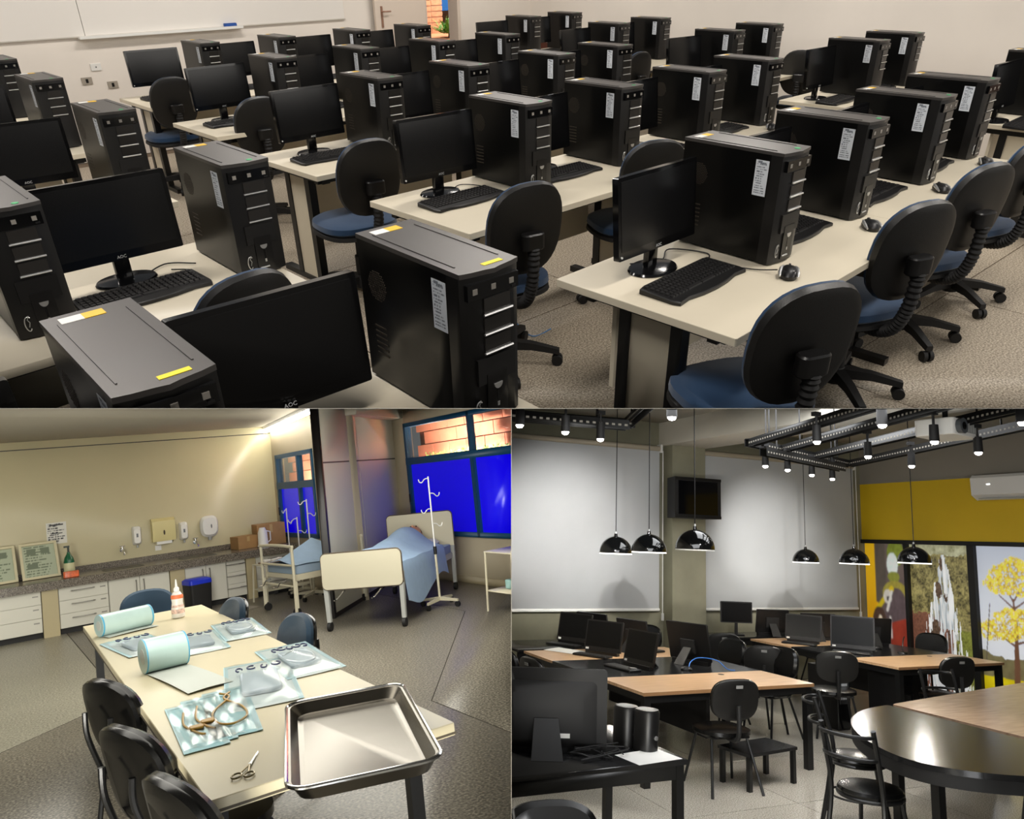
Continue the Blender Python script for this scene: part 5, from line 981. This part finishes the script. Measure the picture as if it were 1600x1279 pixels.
part(nm_, 'housing', MB().loft([[(x, .0, z) for x, z in rrect(-.36, .36, -.03, .47, .02, 3)], [(x, -.02, z) for x, z in rrect(-.36, .36, -.03, .47, .02, 3)]]), BLKM); part(nm_, 'back_bulge', MB().loft([[(x, .0, z) for x, z in rrect(-.30, .30, .03, .40, .03, 3)], [(x, .035, z) for x, z in rrect(-.22, .22, .08, .34, .05, 3)]]), BLKM)
part(nm_, 'stand', MB().loft([[(-.07, .03, .20), (.07, .03, .20), (.07, .05, .20), (-.07, .05, .20)], [(-.09, .16, 0), (.09, .16, 0), (.09, .18, 0), (-.09, .18, 0)]]), BLK); part(nm_, 'label_tag', MB().box(-.14, -.08, .036, .038, .09, .115), PAPER); part(nm_, 'screen', MB().box(-.34, .34, -.022, -.0195, 0, .45), SCRN)
for k, (x, y, lab) in enumerate(((.90, 2.86, 'black desk speaker farther from the viewer'), (.97, 2.74, 'black desk speaker nearer the viewer'))):
    s_ = thing('desk_speaker', lab, 'speaker', (x, y, .752), math.radians(20), group='black desk speakers')
    part(s_, 'case', MB().loft([[(p, q, 0) for p, q in ell(0, 0, .062, .07, 24, 2.6)], [(p, q - .01, .22) for p, q in ell(0, 0, .066, .075, 24, 2.6)], [(p, q - .012, .235) for p, q in ell(0, 0, .058, .066, 24, 2.6)]]), BLK); part(s_, 'top_slot', MB().lathe([(.0, .236), (.045, .236), (.05, .232)], 18, sy=1.1), mat('slot_grey', '#3c3f42', .4)); part(s_, 'volume_knob', MB().cyl((0, -.07, .08), (0, -.085, .08), .012, n=14), SILVER)
solo('paper_sheet', MB().sheet(lambda u, v: (-.16 + .32 * u, -.11 + .22 * v, .002 + .004 * math.sin(u * 3) * v), 6, 5, .0006), PAPER, 'white sheet of paper at the corner of the near desk', 'paper', (.90, 2.60, .752), (0, 0, .12))
solo('paper_sheet', MB().sheet(lambda u, v: (-.15 + .3 * u, -.2 + .4 * v, .002 + .003 * math.sin(u * 3) * v), 6, 5, .0006), PAPER, 'white sheet of paper beside the far left computer', 'paper', (2.42, 6.52, .752), (0, 0, .5))
rnd = random.Random(5); 
for k in range(3):
    pts = [(.62 + rnd.uniform(-.16, .18), 2.70 + rnd.uniform(-.10, .10), .757 + rnd.uniform(0, .05)) for i in range(9)]
    solo('cable', MB().tube(smooth_path(pts, 7), .004, 6), BLKM, ['tangle of black cable beside the speakers, uppermost loop', 'tangle of black cable behind the near monitor', 'loose black cable near the white paper'][k], 'cable')
solo('blue_cable', MB().tube(smooth_path([(3.05, 5.12, .757), (3.10, 5.16, .82), (3.2, 5.15, .86), (3.36, 5.08, .84), (3.42, 5.0, .77), (3.5, 4.98, .757)], 8), .005, 6), mat('cable_bright_blue', '#2f6fc0', .4), 'blue cable looping over the first table', 'cable')
for x, y, z, lab in ((2.44, 5.18, .752, 'black mouse on the black part of the first table'), (3.02, 5.12, .752, 'dark mouse under the blue cable'), (6.55, 5.95, .752, 'small black mouse on the second table')):
    o = thing('computer_mouse', lab, 'mouse', (x, y, z), 1.0); part(o, 'body', MB().loft([[(p, q, 0) for p, q in ell(0, 0, .03, .055, 18, 2.3)], [(p * 1.05, q * 1.03, .014) for p, q in ell(0, 0, .03, .055, 18, 2.3)], [(p * .8, q * .8, .03) for p, q in ell(0, 0, .03, .055, 18)], [(p * .3, q * .4, .037) for p, q in ell(0, 0, .03, .055, 18)]]), BLK); part(o, 'scroll_wheel', MB().cyl((-.004, .03, .03), (.004, .03, .03), .008, n=10), BLKM)
ds = thing('desk_microphone', 'small black stand microphone on the second table', 'microphone', (6.6, 5.62, .752), .5); part(ds, 'base', MB().lathe([(0, 0), (.06, 0), (.055, .012), (0, .016)], 18), BLK); part(ds, 'gooseneck', MB().tube(smooth_path([(0, 0, .01), (0, 0, .08), (.05, 0, .15), (.12, 0, .18)], 5), .007, 6), BLK)
# computers under the second table
for x, y, lab, tg in ((5.30, 5.55, 'black tower computer with a white label under the second table', True), (5.75, 5.1, 'black tower computer standing behind the chair at the second table', False)):
    t = thing('floor_computer', lab, 'computer tower', (x, y, 0), 0, group='computers on the lounge floor'); part(t, 'case', MB().rbox(-.09, .09, -.22, .22, .0, .66, .01), BLK); part(t, 'front_panel', MB().box(-.085, .085, -.23, -.22, .02, .64), BLKG)
    if tg: part(t, 'label_sheet', paint(lines_print('#1d1f22', '#a9adb2', 7, .1, 8, heads=((.2, .8, .72, .84), (.2, .8, .55, .64))), .14, .34, 24, 40, .001), PRINT, (-.07, -.232, .28))
    else: part(t, 'white_mark', MB().tube([(-.04, -.232, .3), (-.02, -.232, .36), (0, -.232, .3), (.02, -.232, .36), (.04, -.232, .3)], .006, 5), PAPER)
# chairs of the first kind
def shell_chair(x, y, rz, lab):
    t = thing('shell_chair', lab, 'chair', (x, y, 0), math.radians(rz), group='black padded chairs at the study tables')
    part(t, 'seat', MB().loft([[(p, q, .43) for p, q in ell(0, 0, .20, .19, 28, 2.5)], [(p, q, .445) for p, q in ell(0, 0, .225, .215, 28, 2.5)], [(p, q, .475) for p, q in ell(0, 0, .225, .215, 28, 2.5)], [(p, q, .488) for p, q in ell(0, 0, .18, .17, 28, 2.5)]]), VINYL)
    M_ = Matrix.Translation((0, -.25, .74)) @ Matrix.Rotation(math.radians(9), 4, 'X'); bk = lambda yy, k: [(p * k, yy + .03 * (p / .2) ** 2, q * k) for p, q in ell(0, 0, .215, .165, 32, 2.9)]
    mb = MB(); mb.M = M_; mb.loft([bk(-.022, .85), bk(-.015, .98), bk(0, 1), bk(.006, .99)]); b_ = part(t, 'back_shell', mb, mat('shell_black', '#1c1b1a', .45)); mb = MB(); mb.M = M_; mb.loft([bk(.005, .99), bk(.02, 1.0), bk(.04, .88)]); part(t, 'backrest', mb, VINYL)
    mb = MB(); mb.M = M_; mb.box(-.03, .03, -.0255, -.02, .10, .125); part(b_, 'maker_plate', mb, mat('plate_grey', '#8c8c8a', .4)); part(t, 'back_bar', MB().tube(smooth_path([(0, .0, .42), (0, -.2, .42), (0, -.27, .48), (0, -.275, .70)], 5), .02, 8), BLKM)
    for sx in (-1, 1):
        part(t, 'leg', MB().cyl((sx * .16, .12, .43), (sx * .23, .22, 0), .012, n=8), STEEL_K); part(t, 'leg', MB().cyl((sx * .16, -.12, .43), (sx * .23, -.25, 0), .012, n=8), STEEL_K)
    part(t, 'seat_frame', MB().tube([(-.17, .14, .425), (.17, .14, .425), (.17, -.14, .425), (-.17, -.14, .425)], .011, 6, closed=True), STEEL_K)
for x, y, rz, lab in ((2.62, 4.10, -8, 'black padded chair at the near end of the first table'), (5.02, 5.20, -35, 'black padded chair at the left side of the second table'), (6.02, 4.66, -10, 'black padded chair at the near end of the second table'), (4.50, 5.70, -40, 'black padded chair turned between the two tables'), (4.75, 6.75, -30, 'black padded chair by the far black desk'), (4.25, 5.35, 95, 'black padded chair facing the first table, right side'), (4.15, 6.05, 95, 'black padded chair farther back, right side of the first table'), (1.62, 5.25, -85, 'black padded chair at the left side of the first table, nearer'), (1.60, 5.80, -85, 'black padded chair at the left side of the first table, farther'), (4.05, 7.3, 160, 'black padded chair behind the first table'), (7.55, 6.1, 100, 'black padded chair between the second table and the murals'), (7.0, 7.3, 170, 'black padded chair at the far end of the second table'), (-.25, 1.42, 172, 'black padded chair seat at the lower left edge')): shell_chair(x, y, rz, lab)
# bench
bc = thing('low_bench', 'low black bench beside the first table', 'bench', (3.02, 4.12, 0), math.radians(8)); part(bc, 'bench_top', MB().box(-.30, .30, -.17, .17, .27, .295), BLKT)
for sx in (-1, 1):
    for sy in (-1, 1): part(bc, 'leg', MB().box(sx * .27 - .018, sx * .27 + .018, sy * .145 - .018, sy * .145 + .018, 0, .27), STEEL_K)
# round ended table
rt = thing('oval_table', 'round ended table with black rim and oak middle', 'table', (0, 0, 0))
out = [(x, y) for x, y, _ in smooth_path([(6.4, 3.86, 0), (4.84, 3.57, 0), (3.79, 3.37, 0), (3.33, 3.26, 0), (2.98, 3.06, 0), (2.72, 2.80, 0), (2.52, 2.48, 0), (2.42, 2.15, 0), (2.50, 1.90, 0), (2.76, 1.68, 0), (3.3, 1.45, 0), (4.6, 1.35, 0), (6.4, 1.6, 0)], 6)]
L1 = [p for p in out if p[0] <= 3.74]; part(rt, 'tabletop', MB().prism(L1, .715, .75), BLKT, label='glossy black rounded end'); L2u = [p for p in out if p[0] > 3.74 and p[1] > 2.5]; L2d = [p for p in out if p[0] > 3.74 and p[1] <= 2.5]
part(rt, 'tabletop', MB().prism(L2u + [(3.745, L1[0][1]), (3.745, L1[-1][1])] + L2d, .716, .7495), WOODR, label='oak middle section')
part(rt, 'rim', MB().prism([(p[0] * .99 + .03, p[1] * .99 + .025) for p in L1], .64, .716), BLKM)
for x, y in ((2.95, 2.35), (3.3, 2.95), (3.4, 1.85), (5.2, 3.2)): part(rt, 'leg', MB().box(x - .03, x + .03, y - .03, y + .03, 0, .70), STEEL_K)
def tube_chair(x, y, rz, lab):
    t = thing('tube_chair', lab, 'chair', (x, y, 0), math.radians(rz), group='black tube chairs at the oval table')
    part(t, 'seat', MB().lathe([(.17, .43), (.195, .44), (.20, .46), (.19, .478), (.14, .488), (0, .49)], 28), VINYL); part(t, 'seat_ring', MB().tube([(.195 * math.cos(a), .195 * math.sin(a), .432) for a in [2 * PI * i / 24 for i in range(24)]], .012, 8, closed=True), STEEL_K)
    for sx in (-1, 1):
        part(t, 'back_post', MB().tube(smooth_path([(sx * .20, -.24, 0), (sx * .17, -.17, .43), (sx * .17, -.22, .70), (sx * .17, -.27, .88)], 5), .016, 8), STEEL_K); part(t, 'front_leg', MB().cyl((sx * .13, .13, .43), (sx * .18, .20, 0), .014, n=8), STEEL_K)
    for z in (.84, .70): part(t, 'back_rail', MB().tube([(.17 * math.cos(a), -.225 - (z - .7) * .28 + .10 * math.sin(a), z) for a in [-PI * i / 12 for i in range(13)]], .012, 8), STEEL_K)
    part(t, 'foot_ring', MB().tube([(.19 * math.cos(a), .19 * math.sin(a) - .01, .20) for a in [2 * PI * i / 24 for i in range(24)]], .008, 6, closed=True), STEEL_K)
tube_chair(2.52, 2.50, -75, 'tube chair with curved rails at the rounded table end'); tube_chair(3.06, 3.10, -140, 'tube chair behind the rounded end of the oval table'); tube_chair(2.62, 1.55, -20, 'tube chair at the lower right edge of the oval table'); tube_chair(5.0, 3.72, 165, 'tube chair on the far side of the oval table, only its rail showing')
# ------------------------------------------------------------------ finish
for p in PROTO:
    for c in list(p.children):
        for g in list(c.children): bpy.data.objects.remove(g)
        bpy.data.objects.remove(c)
    bpy.data.objects.remove(p)
bpy.context.view_layer.update()
# two thin dividers, added to keep each room's light apart, bound the rooms;
# whatever would stick through a divider into the neighbouring room ends at it
KEEP = {'A': [N_UP], 'B': [-N_UP, -N_RT], 'C': [-N_UP, N_RT]}
def room_of(o):
    while o.parent is not None: o = o.parent
    return next((k for k, e in ROOMS.items() if e == o), None)
gone = []
for o in list(COL.objects):
    if o.type != 'MESH': continue
    k = room_of(o)
    if k is None: continue
    MW = o.matrix_world
    for n in KEEP[k]:
        me = o.data; co = np.empty(len(me.vertices) * 3); me.vertices.foreach_get('co', co); co = co.reshape(-1, 3)
        nl = MW.to_3x3().transposed() @ n; d0 = n.dot(MW.translation - CC) - 0.0004
        s = co @ np.array(nl) + d0
        if s.min() >= 0: continue
        if s.max() <= 0: gone.append(o); break
        me = me.copy(); o.data = me; bm = bmesh.new(); bm.from_mesh(me)
        pl = nl.normalized(); pc = -pl * (d0 / nl.length)
        r = bmesh.ops.bisect_plane(bm, geom=bm.verts[:] + bm.edges[:] + bm.faces[:], dist=1e-6, plane_co=pc, plane_no=pl, clear_inner=True, clear_outer=False)
        ed = [e for e in r['geom_cut'] if isinstance(e, bmesh.types.BMEdge) and e.is_valid and e.is_boundary]
        try: bmesh.ops.holes_fill(bm, edges=ed, sides=0)
        except Exception: pass
        if o.name.startswith('ribbed_strut'):          # keep one piece
            seen, isl = set(), []
            for v in bm.verts:
                if v in seen: continue
                st, g = [v], []
                seen.add(v)
                while st:
                    q = st.pop(); g.append(q)
                    for e in q.link_edges:
                        z = e.other_vert(q)
                        if z not in seen: seen.add(z); st.append(z)
                isl.append(g)
            isl.sort(key=len)
            for g in isl[:-1]: bmesh.ops.delete(bm, geom=g, context='VERTS')
        bm.to_mesh(me); bm.free(); me.update()
gs = set(gone)
for o in gone:
    for c in list(o.children):
        if c not in gs: c.parent = o.parent; c.matrix_parent_inverse.identity(); c.matrix_basis = o.matrix_basis @ c.matrix_basis
for o in gone: bpy.data.objects.remove(o)
for o in list(COL.objects):
    if o.type == 'EMPTY' and not o.children and o not in ROOMS.values(): bpy.data.objects.remove(o)
DIVM = mat('divider_grey', '#4a4844', 0.9)
def Z_in(n): return (AZ - n * AZ.dot(n)).normalized()
def light_divider(name, n, along, z0, z1, lo, hi, label, DIVM=DIVM):  # slab added to stop light passing between the rooms
    vs = []
    for zz in (z0, z1):
        for a in (lo, hi):
            for sgn in (-1, 1): vs.append(CC + Z_in(n) * zz + along * a + n * sgn * 0.0003 * max(abs(zz), 0.05))
    me = bpy.data.meshes.new(name); me.from_pydata([tuple(v) for v in vs], [], [(0, 1, 3, 2), (4, 6, 7, 5), (0, 4, 5, 1), (2, 3, 7, 6), (0, 2, 6, 4), (1, 5, 7, 3)]); me.materials.append(DIVM)
    o = bpy.data.objects.new(name, me); COL.objects.link(o); o['kind'] = 'structure'; o['label'] = label
light_divider('light_divider_upper', N_UP, AX, 0.12, 40, -40, 40, 'thin added divider blocking light between the computer lab and the rooms below')
light_divider('light_divider_upper', N_UP, AX, -8, -0.04, -40, 40, 'unseen added divider behind the viewer, blocking light under the computer lab')
light_divider('light_divider_middle', N_RT, -AY, 3.2, 40, 0.0, 30, 'thin added divider blocking light between the nursing lab and the study lounge', mat('divider_pale', '#9d988c', 0.9))
light_divider('light_divider_middle', N_RT, -AY, -8, -0.04, 0.0, 30, 'unseen added divider behind the viewer, blocking light between the two lower rooms')
